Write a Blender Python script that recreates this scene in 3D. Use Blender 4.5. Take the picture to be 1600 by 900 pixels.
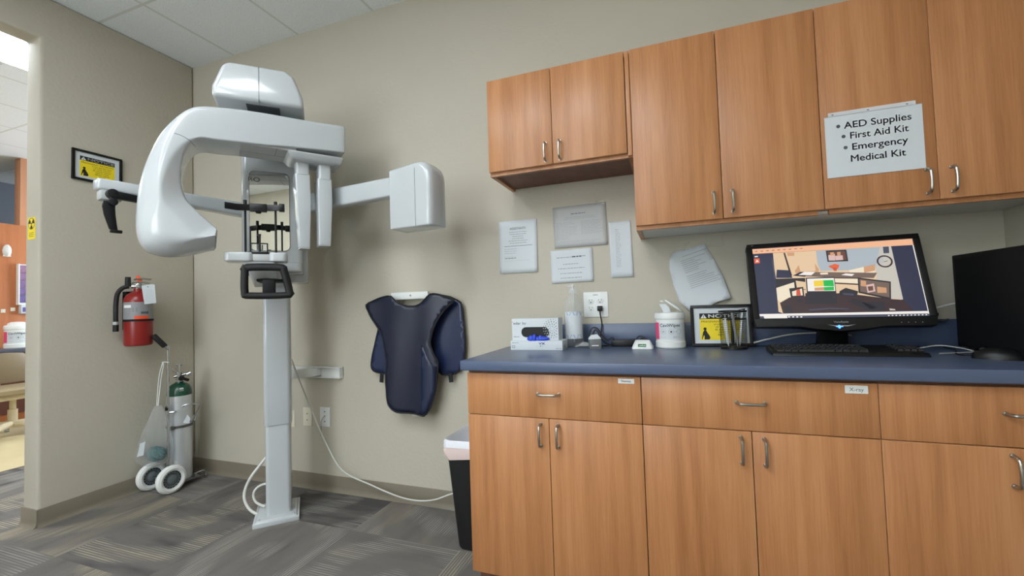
import bpy, bmesh, math, random
from mathutils import Vector, Matrix
from mathutils.geometry import delaunay_2d_cdt
random.seed(7)
PI = math.pi
SC = bpy.context.scene
C = SC.collection
for o in list(bpy.data.objects):
    bpy.data.objects.remove(o)

# ------------------------------------------------------------------ camera, world, exposure
CAM = Vector((3.2761, -2.169, 1.1341))
FW = Vector((-0.34163738, 0.93912751, 0.03637881))
RT = Vector((0.93885367, 0.34279161, -0.03236833))
UP = Vector((0.04286834, -0.02309615, 0.99881373))
FPX = 670.767
cd = bpy.data.cameras.new('camera'); cam = bpy.data.objects.new('camera', cd); C.objects.link(cam)
cd.sensor_width = 36.0; cd.lens = FPX / 1600 * 36.0; cd.clip_start = 0.02
m = Matrix.Identity(4)
for i in range(3):
    m[i][0] = RT[i]; m[i][1] = UP[i]; m[i][2] = -FW[i]; m[i][3] = CAM[i]
cam.matrix_world = m
SC.camera = cam
SC.view_settings.view_transform = 'Standard'
SC.view_settings.look = 'None'
SC.view_settings.gamma = 1.0
SC.view_settings.use_curve_mapping = False
SC.view_settings.exposure = 0.1
W = bpy.data.worlds.new('world'); SC.world = W; W.use_nodes = True
W.node_tree.nodes['Background'].inputs[0].default_value = (0.9, 0.95, 1.0, 1)
W.node_tree.nodes['Background'].inputs[1].default_value = 0.05
LIGHT_MAIN = 15.5       # radiance of the fluorescent diffusers
LIGHT_SIDE = 24.0
LIGHT_COL = (0.92, 0.985, 1.03)
CEIL = 2.98


def ray(u, v):
    return RT * ((u - 800) / FPX) + UP * ((450 - v) / FPX) + FW


def onplane(u, v, p, n):
    """point of a plane (p, n) seen at photo position u, v"""
    d = ray(u, v)
    return CAM + d * ((Vector(p) - CAM).dot(n) / d.dot(n))


# ------------------------------------------------------------------ helpers
def lin(c):
    c = c / 255.0
    return c / 12.92 if c <= 0.04045 else ((c + 0.055) / 1.055) ** 2.4


def S(r, g, b):
    return (lin(r), lin(g), lin(b), 1.0)


def newmat(name):
    mt = bpy.data.materials.new(name); mt.use_nodes = True
    return mt, mt.node_tree, mt.node_tree.nodes['Principled BSDF']


def node(t, kind, **kw):
    n = t.nodes.new(kind)
    for k, v in kw.items():
        setattr(n, k, v)
    return n


def math_node(t, op, a, b=None, c=None):
    n = node(t, 'ShaderNodeMath', operation=op)
    for i, x in enumerate((a, b, c)):
        if x is None: continue
        if isinstance(x, (int, float)): n.inputs[i].default_value = x
        else: t.links.new(x, n.inputs[i])
    return n.outputs[0]


def mixc(t, fac, a, b):
    n = node(t, 'ShaderNodeMix', data_type='RGBA')
    for sock, x in ((n.inputs[0], fac), (n.inputs[6], a), (n.inputs[7], b)):
        if isinstance(x, (int, float)): sock.default_value = x
        elif isinstance(x, tuple): sock.default_value = x
        else: t.links.new(x, sock)
    return n.outputs[2]


def noise_of(t, vec, scale, detail=3.0, rough=0.5):
    n = node(t, 'ShaderNodeTexNoise')
    n.inputs['Scale'].default_value = scale; n.inputs['Detail'].default_value = detail
    n.inputs['Roughness'].default_value = rough
    if vec is not None: t.links.new(vec, n.inputs['Vector'])
    return n.outputs[0]


def ramp(t, fac, stops):
    r = node(t, 'ShaderNodeValToRGB')
    e = r.color_ramp.elements
    while len(e) < len(stops): e.new(0.5)
    for el, (p, c) in zip(e, stops):
        el.position = p; el.color = c
    t.links.new(fac, r.inputs[0])
    return r.outputs[0]


def plain(name, col, rough=0.5, metal=0.0, spec=0.5, var=0.04, nscale=30.0, bump=0.0, bscale=200.0, coat=0.0):
    """procedural plain material with faint colour variation and optional fine bump"""
    mt, t, b = newmat(name)
    tc = node(t, 'ShaderNodeTexCoord')
    n = noise_of(t, tc.outputs['Object'], nscale)
    dark = tuple(c * (1 - var) for c in col[:3]) + (1,)
    light = tuple(min(1, c * (1 + var)) for c in col[:3]) + (1,)
    t.links.new(mixc(t, n, dark, light), b.inputs['Base Color'])
    b.inputs['Roughness'].default_value = rough
    b.inputs['Metallic'].default_value = metal
    b.inputs['Specular IOR Level'].default_value = spec
    b.inputs['Coat Weight'].default_value = coat
    b.inputs['Coat Roughness'].default_value = 0.08
    if bump:
        bn = node(t, 'ShaderNodeBump'); bn.inputs['Strength'].default_value = bump
        bn.inputs['Distance'].default_value = 0.002
        t.links.new(noise_of(t, tc.outputs['Object'], bscale, 2.0), bn.inputs['Height'])
        t.links.new(bn.outputs[0], b.inputs['Normal'])
    return mt


def glow(name, col, strength):
    mt, t, b = newmat(name)
    b.inputs['Base Color'].default_value = (0.02, 0.02, 0.02, 1)
    b.inputs['Emission Color'].default_value = tuple(col[:3]) + (1,)
    b.inputs['Emission Strength'].default_value = strength
    return mt


def clear(name, tint, opacity, rough=0.1, body=(0.9, 0.92, 0.95)):
    """thin clear plastic: see-through film plus a weak diffuse and glossy body"""
    mt, t, b = newmat(name)
    out = t.nodes['Material Output']
    tr = node(t, 'ShaderNodeBsdfTransparent'); tr.inputs[0].default_value = tuple(tint) + (1,)
    b.inputs['Base Color'].default_value = tuple(body) + (1,); b.inputs['Roughness'].default_value = rough
    mx = node(t, 'ShaderNodeMixShader'); mx.inputs[0].default_value = opacity
    fr = node(t, 'ShaderNodeLayerWeight'); fr.inputs[0].default_value = 0.25
    f = math_node(t, 'MULTIPLY_ADD', fr.outputs['Facing'], 0.38, opacity)
    t.links.new(f, mx.inputs[0]); t.links.new(tr.outputs[0], mx.inputs[1]); t.links.new(b.outputs[0], mx.inputs[2])
    t.links.new(mx.outputs[0], out.inputs[0])
    return mt


class MB:
    """mesh builder: everything added becomes one mesh"""
    def __init__(s):
        s.bm = bmesh.new()

    def face(s, vs, mi=0):
        try:
            f = s.bm.faces.new(vs); f.material_index = mi; return f
        except ValueError:
            return None

    def v(s, p):
        return s.bm.verts.new(Vector(p))

    def box(s, x0, x1, y0, y1, z0, z1, mi=0, taper=None):
        q = [(x0, y0, z0), (x1, y0, z0), (x1, y1, z0), (x0, y1, z0), (x0, y0, z1), (x1, y0, z1), (x1, y1, z1), (x0, y1, z1)]
        if taper:
            cx, cy = (x0 + x1) / 2, (y0 + y1) / 2
            q = [((x - cx) * taper + cx, (y - cy) * taper + cy, z) if z == z0 else (x, y, z) for x, y, z in q]
        return s.hexa(q, mi)

    def hexa(s, q, mi=0):
        v = [s.v(p) for p in q]
        for f in ((0, 3, 2, 1), (4, 5, 6, 7), (0, 1, 5, 4), (1, 2, 6, 5), (2, 3, 7, 6), (3, 0, 4, 7)):
            s.face([v[i] for i in f], mi)
        return s

    def loft(s, rings, mi=0, cap=(True, True), closed=True):
        vr = [[s.v(p) for p in r] for r in rings]
        n = len(rings[0])
        for a, b in zip(vr, vr[1:]):
            for i in range(n if closed else n - 1):
                j = (i + 1) % n
                s.face([a[i], a[j], b[j], b[i]], mi)
        if cap[0]: s.face(list(reversed(vr[0])), mi)
        if cap[1]: s.face(vr[-1], mi)
        return s

    def cyl(s, p0, p1, r0, r1=None, n=24, mi=0, cap=True):
        p0, p1 = Vector(p0), Vector(p1); r1 = r0 if r1 is None else r1
        d = (p1 - p0).normalized(); a = d.orthogonal().normalized(); b = d.cross(a)
        rg = lambda p, r: [p + a * (r * math.cos(2 * PI * k / n)) + b * (r * math.sin(2 * PI * k / n)) for k in range(n)]
        return s.loft([rg(p0, r0), rg(p1, r1)], mi, (cap, cap))

    def lathe(s, prof, o=(0, 0, 0), axis=(0, 0, 1), n=32, mi=0, cap=(True, True)):
        o = Vector(o); d = Vector(axis).normalized(); a = d.orthogonal().normalized(); b = d.cross(a)
        return s.loft([[o + d * z + a * (r * math.cos(2 * PI * k / n)) + b * (r * math.sin(2 * PI * k / n)) for k in range(n)]
                       for r, z in prof], mi, cap)

    def tube(s, pts, r, n=10, mi=0, closed=False, smooth=4, rb=None):
        pts = [Vector(p) for p in pts]
        if smooth: pts = spline(pts, smooth, closed)
        N = len(pts); rings = []; up = None
        for i, p in enumerate(pts):
            if closed: d = pts[(i + 1) % N] - pts[i - 1]
            else: d = pts[min(i + 1, N - 1)] - pts[max(i - 1, 0)]
            d.normalize()
            if up is None: up = d.orthogonal().normalized()
            up = (up - d * up.dot(d)).normalized(); b = d.cross(up)
            rr = r[i] if isinstance(r, list) else r
            r2 = rb if rb else rr
            rings.append([p + up * (rr * math.cos(2 * PI * k / n)) + b * (r2 * math.sin(2 * PI * k / n)) for k in range(n)])
        if closed: rings.append(rings[0])
        return s.loft(rings, mi, (not closed, not closed))

    def prism(s, poly, fn, d0, d1, mi=0):
        """poly: 2D outline; fn(x, y, d) -> 3D; extruded from d0 to d1"""
        return s.loft([[fn(x, y, d0) for x, y in poly], [fn(x, y, d1) for x, y in poly]], mi)

    def sheet(s, poly, step, fn, mi=0):
        """filled outline with an inner grid of points; fn(x, y) -> 3D"""
        pts, edges = [], []
        n = len(poly)
        for i in range(n):
            a, b = Vector(poly[i]), Vector(poly[(i + 1) % n])
            k = max(1, int((b - a).length / step))
            for j in range(k): pts.append(a + (b - a) * (j / k))
        N = len(pts); edges = [(i, (i + 1) % N) for i in range(N)]
        xs = [p.x for p in pts]; ys = [p.y for p in pts]
        y = min(ys) + step / 2
        while y < max(ys):
            x = min(xs) + step / 2
            while x < max(xs):
                q = Vector((x, y))
                if min((q - p).length for p in pts[:N]) > step * 0.55: pts.append(q)
                x += step
            y += step
        vo, eo, fo, *_ = delaunay_2d_cdt(pts, edges, [], 1, 1e-7)
        vs = [s.v(fn(p.x, p.y)) for p in vo]
        for f in fo: s.face([vs[i] for i in f], mi)
        return s

    def build(s, name, mats, parent=None, bevel=0.0, seg=2, smooth=True, angle=35, sub=0, solid=0.0, loc=None, off=None):
        bm = s.bm
        bmesh.ops.remove_doubles(bm, verts=bm.verts, dist=1e-6)
        bmesh.ops.recalc_face_normals(bm, faces=bm.faces)
        if bevel:
            ed = [e for e in bm.edges if len(e.link_faces) == 2 and e.calc_face_angle(0) > math.radians(30)]
            bmesh.ops.bevel(bm, geom=ed, offset=bevel, segments=seg, profile=0.5, affect='EDGES', clamp_overlap=True)
        me = bpy.data.meshes.new(name)
        if off: bmesh.ops.translate(bm, verts=bm.verts, vec=-Vector(off))
        bm.to_mesh(me); bm.free()
        for x in (mats if isinstance(mats, (list, tuple)) else [mats]): me.materials.append(x)
        if smooth:
            for p in me.polygons: p.use_smooth = True
            me.set_sharp_from_angle(angle=math.radians(angle))
        o = bpy.data.objects.new(name, me); C.objects.link(o)
        if parent: o.parent = parent
        if loc: o.location = loc
        if solid:
            md = o.modifiers.new('thickness', 'SOLIDIFY'); md.thickness = solid; md.offset = 0
        if sub:
            md = o.modifiers.new('subdivision', 'SUBSURF'); md.levels = sub; md.render_levels = sub
        return o


def spline(pts, k, closed=False):
    out = []; N = len(pts)
    rng = range(N if closed else N - 1)
    for i in rng:
        if closed: p0, p1, p2, p3 = pts[i - 1], pts[i], pts[(i + 1) % N], pts[(i + 2) % N]
        else: p0, p1, p2, p3 = pts[max(i - 1, 0)], pts[i], pts[i + 1], pts[min(i + 2, N - 1)]
        for j in range(k):
            t = j / k
            out.append(0.5 * ((2 * p1) + (p2 - p0) * t + (2 * p0 - 5 * p1 + 4 * p2 - p3) * t * t + (3 * p1 - p0 - 3 * p2 + p3) * t ** 3))
    if not closed: out.append(pts[-1].copy())
    return out


def rrect(x0, x1, y0, y1, r, n=6):
    out = []
    for cx, cy, a in ((x1 - r, y0 + r, -PI / 2), (x1 - r, y1 - r, 0), (x0 + r, y1 - r, PI / 2), (x0 + r, y0 + r, PI)):
        for k in range(n + 1):
            t = a + PI / 2 * k / n
            out.append((cx + r * math.cos(t), cy + r * math.sin(t)))
    return out


class Ink:
    """flat printed marks: filled outlines and lettering, all one mesh, in a plane"""
    def __init__(s):
        s.polys = []; s.meshes = []

    def poly(s, pts, mi=0, layer=0):
        s.polys.append(([tuple(p) for p in pts], mi, layer)); return s

    def rect(s, x0, x1, y0, y1, mi=0, layer=0):
        return s.poly([(x0, y0), (x1, y0), (x1, y1), (x0, y1)], mi, layer)

    def disc(s, x, y, r, mi=0, layer=0, n=20, ry=None):
        ry = ry or r
        return s.poly([(x + r * math.cos(2 * PI * k / n), y + ry * math.sin(2 * PI * k / n)) for k in range(n)], mi, layer)

    def ring(s, x, y, r, w, mi=0, layer=0, n=24):
        for k in range(n):
            a, b = 2 * PI * k / n, 2 * PI * (k + 1) / n
            s.poly([(x + q * math.cos(t), y + q * math.sin(t)) for q, t in ((r - w, a), (r, a), (r, b), (r - w, b))], mi, layer)
        return s

    def text(s, body, x, y, h, mi=0, layer=1, align='CENTER', width=None, bold=0.0, sx=1.0):
        cu = bpy.data.curves.new('lettering', 'FONT'); cu.body = body
        cu.align_x = align; cu.size = h / 0.73
        ob = bpy.data.objects.new('lettering', cu); C.objects.link(ob)
        bpy.context.view_layer.update()
        me = bpy.data.meshes.new_from_object(ob.evaluated_get(bpy.context.evaluated_depsgraph_get()))
        bpy.data.objects.remove(ob); bpy.data.curves.remove(cu)
        vs = [Vector((q.co.x, q.co.y)) for q in me.vertices]
        if vs:
            lo = min(q.x for q in vs); hi = max(q.x for q in vs)
            k = sx
            if width: k = width / max(1e-6, hi - lo)
            vs = [Vector((x + q.x * k, y + q.y)) for q in vs]
            fs = [tuple(p.vertices) for p in me.polygons]
            s.meshes.append((vs, fs, mi, layer))
            if bold:
                for dx, dy in ((bold, 0), (bold / 2, bold / 2), (bold / 2, -bold / 2)):
                    s.meshes.append(([q + Vector((dx * h, dy * h)) for q in vs], fs, mi, layer + 0.05))
        bpy.data.meshes.remove(me)
        return s

    def build(s, name, mats, parent, o, ex, ey, gap=0.0004, fn=None):
        o, ex, ey = Vector(o), Vector(ex), Vector(ey); n = ex.cross(ey).normalized()
        bm = bmesh.new()
        put = (lambda x, y, l: o + ex * x + ey * y + n * (gap * (l + 1))) if fn is None else fn
        for pts, mi, l in s.polys:
            vs = [bm.verts.new(put(x, y, l)) for x, y in pts]
            f = bm.faces.new(vs); f.material_index = mi
        for vs, fs, mi, l in s.meshes:
            vv = [bm.verts.new(put(x, y, l)) for x, y in vs]
            for f in fs:
                try:
                    q = bm.faces.new([vv[i] for i in f]); q.material_index = mi
                except ValueError:
                    pass
        if fn is None:
            for f in bm.faces:
                f.normal_update()
                if f.normal.dot(n) < 0: f.normal_flip()
        me = bpy.data.meshes.new(name); bm.to_mesh(me); bm.free()
        for x in (mats if isinstance(mats, (list, tuple)) else [mats]): me.materials.append(x)
        ob = bpy.data.objects.new(name, me); C.objects.link(ob); ob.parent = parent
        return ob


def tag(o, label, cat, group=None):
    o['label'] = label; o['category'] = cat
    if group: o['group'] = group
    return o


def thing(name, label, cat, loc=(0, 0, 0), rz=0.0, group=None):
    o = bpy.data.objects.new(name, None); C.objects.link(o)
    o.empty_display_size = 0.05
    o.location = loc; o.rotation_euler = (0, 0, rz)
    return tag(o, label, cat, group)


def struct(o):
    o['kind'] = 'structure'; return o


# ------------------------------------------------------------------ materials
def wall_mat(name, col):
    mt, t, b = newmat(name)
    g = node(t, 'ShaderNodeNewGeometry')
    n = noise_of(t, g.outputs['Position'], 3.0, 4.0)
    t.links.new(mixc(t, n, tuple(c * 0.97 for c in col[:3]) + (1,), tuple(c * 1.03 for c in col[:3]) + (1,)), b.inputs['Base Color'])
    b.inputs['Roughness'].default_value = 0.6
    b.inputs['Specular IOR Level'].default_value = 0.3
    bn = node(t, 'ShaderNodeBump'); bn.inputs['Strength'].default_value = 0.35; bn.inputs['Distance'].default_value = 0.004
    t.links.new(noise_of(t, g.outputs['Position'], 55.0, 3.0), bn.inputs['Height'])
    t.links.new(bn.outputs[0], b.inputs['Normal'])
    return mt


def ceiling_mat():
    mt, t, b = newmat('ceiling tile')
    g = node(t, 'ShaderNodeNewGeometry')
    sp = node(t, 'ShaderNodeSeparateXYZ'); t.links.new(g.outputs['Position'], sp.inputs[0])
    P_ = 0.6035
    def line(sock, offs):
        q = math_node(t, 'PINGPONG', math_node(t, 'ADD', sock, offs), P_ / 2)
        return math_node(t, 'LESS_THAN', q, 0.0085)
    ln = math_node(t, 'MAXIMUM', line(sp.outputs[0], 20 * P_ - 0.418), line(sp.outputs[1], 20 * P_ + 0.565))
    sp2 = noise_of(t, g.outputs['Position'], 150.0, 2.0)
    base = ramp(t, sp2, [(0.0, S(198, 203, 205)), (0.36, S(220, 226, 228)), (0.44, S(236, 241, 243)), (1.0, S(238, 243, 245))])
    t.links.new(mixc(t, ln, base, S(214, 216, 212)), b.inputs['Base Color'])
    b.inputs['Roughness'].default_value = 0.85
    bn = node(t, 'ShaderNodeBump'); bn.inputs['Strength'].default_value = 0.6; bn.inputs['Distance'].default_value = 0.006
    h = math_node(t, 'ADD', math_node(t, 'MULTIPLY', ln, -1.0), math_node(t, 'MULTIPLY', sp2, 0.3))
    t.links.new(h, bn.inputs['Height']); t.links.new(bn.outputs[0], b.inputs['Normal'])
    return mt


def carpet_mat():
    mt, t, b = newmat('patterned carpet tile')
    g = node(t, 'ShaderNodeNewGeometry')
    sp = node(t, 'ShaderNodeSeparateXYZ'); t.links.new(g.outputs['Position'], sp.inputs[0])
    T = 0.61
    X = math_node(t, 'DIVIDE', math_node(t, 'ADD', sp.outputs[0], 10 * T + CARPET_X), T)
    Y = math_node(t, 'DIVIDE', math_node(t, 'ADD', sp.outputs[1], 20 * T + CARPET_Y), T)
    ix, iy = math_node(t, 'FLOOR', X), math_node(t, 'FLOOR', Y)
    fx, fy = math_node(t, 'FRACT', X), math_node(t, 'FRACT', Y)
    chk = math_node(t, 'MODULO', math_node(t, 'ADD', math_node(t, 'ADD', ix, iy), 1.0), 2.0)
    mixf = lambda f, a, c: math_node(t, 'ADD', math_node(t, 'MULTIPLY', f, c), math_node(t, 'MULTIPLY', math_node(t, 'SUBTRACT', 1.0, f), a))
    cb = node(t, 'ShaderNodeCombineXYZ'); t.links.new(ix, cb.inputs[0]); t.links.new(iy, cb.inputs[1])
    wn = node(t, 'ShaderNodeTexWhiteNoise'); t.links.new(cb.outputs[0], wn.inputs['Vector'])
    sc = node(t, 'ShaderNodeSeparateColor'); t.links.new(wn.outputs['Color'], sc.inputs[0])
    r1, r2, r3 = sc.outputs
    u = mixf(chk, fx, fy); w = mixf(chk, fy, fx)          # across / along the pile rows of each tile
    # straight pile rows; large rings around a point of each tile decide where the light yarn shows
    du = math_node(t, 'SUBTRACT', u, math_node(t, 'MULTIPLY_ADD', r1, 0.8, 0.1))
    dw = math_node(t, 'SUBTRACT', w, math_node(t, 'MULTIPLY_ADD', r2, 1.0, 0.0))
    rad = math_node(t, 'SQRT', math_node(t, 'ADD', math_node(t, 'MULTIPLY', du, du), math_node(t, 'MULTIPLY', math_node(t, 'MULTIPLY', dw, dw), 0.7)))
    ringv = math_node(t, 'SINE', math_node(t, 'ADD', math_node(t, 'MULTIPLY', rad, 2 * PI * 2.3), math_node(t, 'MULTIPLY', r3, 6.0)))
    stripe = math_node(t, 'MULTIPLY_ADD', math_node(t, 'SINE', math_node(t, 'MULTIPLY', u, 2 * PI * 46)), 0.5, 0.5)
    stripe = math_node(t, 'MINIMUM', math_node(t, 'MULTIPLY', math_node(t, 'MAXIMUM', math_node(t, 'SUBTRACT', stripe, 0.3), 0.0), 2.0), 1.0)
    c2 = node(t, 'ShaderNodeCombineXYZ')
    t.links.new(math_node(t, 'ADD', math_node(t, 'MULTIPLY', u, 6.0), math_node(t, 'MULTIPLY', r1, 50.0)), c2.inputs[0])
    t.links.new(math_node(t, 'MULTIPLY', w, 1.3), c2.inputs[1]); t.links.new(math_node(t, 'MULTIPLY', r2, 40.0), c2.inputs[2])
    band = noise_of(t, c2.outputs[0], 1.0, 2.0)
    c3 = node(t, 'ShaderNodeCombineXYZ')
    t.links.new(math_node(t, 'ADD', math_node(t, 'MULTIPLY', u, 40.0), math_node(t, 'MULTIPLY', r3, 30.0)), c3.inputs[0])
    t.links.new(math_node(t, 'MULTIPLY', w, 2.2), c3.inputs[1]); t.links.new(math_node(t, 'MULTIPLY', r1, 40.0), c3.inputs[2])
    rowvar = noise_of(t, c3.outputs[0], 1.0, 1.0)
    ground = ramp(t, math_node(t, 'ADD', math_node(t, 'MULTIPLY', band, 0.75), math_node(t, 'MULTIPLY', r2, 0.25)),
                  [(0.28, S(84, 82, 81)), (0.42, S(110, 106, 103)), (0.6, S(119, 114, 109)), (0.75, S(134, 126, 114))])
    yarn = ramp(t, math_node(t, 'ADD', math_node(t, 'MULTIPLY', band, 0.5), math_node(t, 'MULTIPLY', r3, 0.5)),
                [(0.25, S(150, 148, 144)), (0.5, S(162, 156, 144)), (0.75, S(176, 166, 140))])
    vis = math_node(t, 'MINIMUM', math_node(t, 'MAXIMUM', math_node(t, 'ADD', math_node(t, 'MULTIPLY', ringv, 1.1), math_node(t, 'MULTIPLY_ADD', band, 3.0, -1.2)), 0.0), 1.0)
    vis = math_node(t, 'MULTIPLY', vis, math_node(t, 'MINIMUM', math_node(t, 'MAXIMUM', math_node(t, 'MULTIPLY_ADD', rowvar, 3.0, -0.8), 0.15), 1.0))
    amt = math_node(t, 'MULTIPLY', math_node(t, 'MULTIPLY', stripe, vis), 0.95)
    col = mixc(t, amt, ground, yarn)
    fuzz = noise_of(t, g.outputs['Position'], 420.0, 2.0)
    col = mixc(t, math_node(t, 'MULTIPLY', math_node(t, 'SUBTRACT', fuzz, 0.35), 0.9), col, S(60, 57, 53))
    t.links.new(col, b.inputs['Base Color'])
    b.inputs['Roughness'].default_value = 0.95; b.inputs['Specular IOR Level'].default_value = 0.1
    bn = node(t, 'ShaderNodeBump'); bn.inputs['Strength'].default_value = 0.5; bn.inputs['Distance'].default_value = 0.003
    t.links.new(math_node(t, 'ADD', fuzz, math_node(t, 'MULTIPLY', amt, 0.5)), bn.inputs['Height'])
    t.links.new(bn.outputs[0], b.inputs['Normal'])
    return mt


def wood_mat(name, c0, c1, c2, rough=0.38, horizontal=False):
    mt, t, b = newmat(name)
    g = node(t, 'ShaderNodeNewGeometry'); oi = node(t, 'ShaderNodeObjectInfo')
    mp = node(t, 'ShaderNodeMapping'); mp.inputs['Scale'].default_value = (1.0, 1.0, 0.06)
    t.links.new(g.outputs['Position'], mp.inputs[0])
    cb = node(t, 'ShaderNodeCombineXYZ'); t.links.new(math_node(t, 'MULTIPLY', oi.outputs['Random'], 60.0), cb.inputs[0])
    ad = node(t, 'ShaderNodeVectorMath', operation='ADD'); t.links.new(mp.outputs[0], ad.inputs[0]); t.links.new(cb.outputs[0], ad.inputs[1])
    broad = noise_of(t, ad.outputs[0], 9.0, 3.0, 0.55)
    wv = node(t, 'ShaderNodeTexWave'); wv.inputs['Scale'].default_value = 5.0; wv.inputs['Distortion'].default_value = 9.0
    wv.inputs['Detail'].default_value = 2.0; wv.inputs['Detail Scale'].default_value = 1.3
    t.links.new(ad.outputs[0], wv.inputs['Vector'])
    mp2 = node(t, 'ShaderNodeMapping'); mp2.inputs['Scale'].default_value = (1.0, 1.0, 0.035); t.links.new(g.outputs['Position'], mp2.inputs[0])
    fine = noise_of(t, mp2.outputs[0], 260.0, 2.0)
    f = math_node(t, 'ADD', math_node(t, 'ADD', math_node(t, 'MULTIPLY', broad, 0.6), math_node(t, 'MULTIPLY', wv.outputs['Color'], 0.10)), math_node(t, 'MULTIPLY', fine, 0.30))
    t.links.new(ramp(t, f, [(0.3, c0), (0.52, c1), (0.75, c2)]), b.inputs['Base Color'])
    b.inputs['Roughness'].default_value = rough
    return mt


CARPET_X = 0.124
CARPET_Y = 0.355
M_wall = wall_mat('beige wall paint', S(188, 182, 167))
M_cream_wall = wall_mat('pale cream wall paint', S(226, 222, 210))
M_blue_wall = wall_mat('blue grey wall paint', S(136, 144, 156))
M_ceil = ceiling_mat()
M_carpet = carpet_mat()
M_vinyl = plain('tan vinyl floor', S(205, 190, 150), 0.35, var=0.12, nscale=4.0)
M_base = plain('taupe vinyl baseboard', S(122, 114, 99), 0.45)
M_wood = wood_mat('beech laminate', S(159, 105, 63), S(183, 126, 81), S(200, 145, 100))
M_wood_edge = plain('beech edge band', S(214, 164, 118), 0.4)
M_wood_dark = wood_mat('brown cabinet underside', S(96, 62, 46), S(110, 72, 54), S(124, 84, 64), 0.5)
M_white_lam = plain('white laminate', S(214, 216, 208), 0.4)
M_void = plain('dark gap', S(30, 22, 18), 0.8)
M_counter = plain('blue laminate worktop', S(80, 93, 120), 0.3, var=0.14, nscale=420.0)
M_nickel = plain('brushed nickel', S(176, 172, 164), 0.3, metal=1.0)
M_chrome = plain('chrome', S(200, 202, 205), 0.15, metal=1.0)
M_xray = plain('white glossy enamel', S(186, 191, 194), 0.22, var=0.01, coat=0.5)
M_xray_grey = plain('light grey plastic', S(176, 178, 178), 0.4, var=0.01)
M_seam = plain('dark seam', S(70, 74, 76), 0.6)
M_black = plain('black plastic', S(15, 15, 17), 0.38, spec=0.35)
M_blackm = plain('matt black plastic', S(13, 13, 15), 0.6, spec=0.25)
M_rubber = plain('black rubber', S(14, 14, 15), 0.65)
M_paper = plain('white paper', S(206, 212, 216), 0.8, var=0.01)
M_paper2 = plain('greyish laminated paper', S(180, 181, 180), 0.5, var=0.01)
M_ink = plain('grey print', S(150, 154, 160), 0.8)
M_inkd = plain('dark print', S(78, 84, 90), 0.8)
M_inkb = plain('black print', S(26, 26, 26), 0.7)
M_yellow = plain('yellow print', S(240, 214, 30), 0.6)
M_white = plain('white plastic', S(226, 228, 226), 0.4, var=0.01)
M_ivory = plain('ivory plastic', S(222, 216, 196), 0.45)
M_red = plain('red enamel', S(134, 24, 22), 0.28)
M_greyl = plain('grey printed label', S(140, 140, 142), 0.5)
M_orange = plain('orange plastic', S(236, 84, 46), 0.5)
M_alu = plain('brushed aluminium', S(208, 211, 214), 0.34, metal=0.55)
M_green = plain('dark green enamel', S(22, 70, 52), 0.25)
M_navy = plain('navy vinyl cloth', S(25, 31, 52), 0.38, var=0.1, nscale=60.0, bump=0.2, bscale=300)
M_navy2 = plain('navy glossy lining', S(34, 45, 76), 0.25, var=0.1, nscale=60.0, bump=0.25, bscale=40)
M_bind = plain('black binding', S(12, 12, 18), 0.7)
M_cable = plain('white cable sheath', S(206, 206, 200), 0.5)
M_cablek = plain('black cable sheath', S(18, 18, 19), 0.5)
M_cableg = plain('grey cable sheath', S(150, 150, 148), 0.5)
M_pink = plain('pink print', S(226, 76, 120), 0.6)
M_bluep = plain('blue print', S(40, 50, 150), 0.6)
M_glove = plain('blue nitrile', S(36, 70, 200), 0.45)
M_tan = plain('tan upholstery', S(150, 134, 104), 0.4)
M_cream = plain('cream painted metal', S(200, 186, 156), 0.4)
M_tape = clear('clear tape', (0.97, 0.97, 0.94), 0.12, 0.2)
M_bag = clear('clear plastic bag', (0.95, 0.97, 0.98), 0.035, 0.10, (1.0, 1.0, 1.0))
M_bottle = clear('clear bottle plastic', (0.97, 0.98, 0.98), 0.08, 0.05)
M_teal = plain('green oxygen tubing', S(26, 84, 86), 0.35)
M_liner = clear('white bin liner', (0.9, 0.92, 0.95), 0.93, 0.35, (0.78, 0.8, 0.84))
M_pinkish = clear('pinkish folded liner', (0.95, 0.85, 0.84), 0.85, 0.4, (0.82, 0.66, 0.63))
M_diff = glow('fluorescent diffuser', LIGHT_COL, LIGHT_MAIN)
M_diff2 = glow('fluorescent diffuser next room', LIGHT_COL, LIGHT_SIDE)
mt_, t_, b_ = newmat('mirror glass'); b_.inputs['Base Color'].default_value = (0.86, 0.88, 0.86, 1); b_.inputs['Metallic'].default_value = 1.0
b_.inputs['Roughness'].default_value = 0.01; M_mirror = mt_

# ------------------------------------------------------------------ setting
YF = -4.8   # wall behind the photographer
XR = 4.485
b = MB(); b.box(-1.455, XR, YF, 2.6, -0.05, 0.0); struct(b.build('floor', M_carpet, smooth=False))
b = MB(); b.box(-5.2, -1.47, YF, 2.6, -0.05, 0.0); struct(b.build('floor_vinyl', M_vinyl, smooth=False))
b = MB(); b.box(-1.47, -1.455, YF, 2.6, -0.05, 0.003); struct(b.build('trim_1', M_base, smooth=False))
b = MB(); b.box(-5.2, XR + 0.1, YF - 0.1, 2.6, CEIL, CEIL + 0.06); struct(b.build('ceiling', M_ceil, smooth=False))
b = MB(); b.box(-0.143, XR + 0.1, 0.0, 0.12, 0, CEIL); struct(b.build('wall_back', M_wall, smooth=False))
b = MB(); b.box(XR, XR + 0.1, YF, 0.0, 0, CEIL); struct(b.build('wall_right', M_wall, smooth=False))
b = MB(); b.box(-5.2, XR + 0.1, YF - 0.1, YF, 0, CEIL); struct(b.build('wall_front', M_cream_wall, smooth=False))
b = MB()
b.prism([(0.0, 0), (0.0, CEIL), (YF, CEIL), (YF, 0), (-2.6, 0), (-2.6, 2.728), (-0.833, 2.728), (-0.833, 0)], lambda y, z, d: (d, y, z), -0.143, 0.0)
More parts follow.
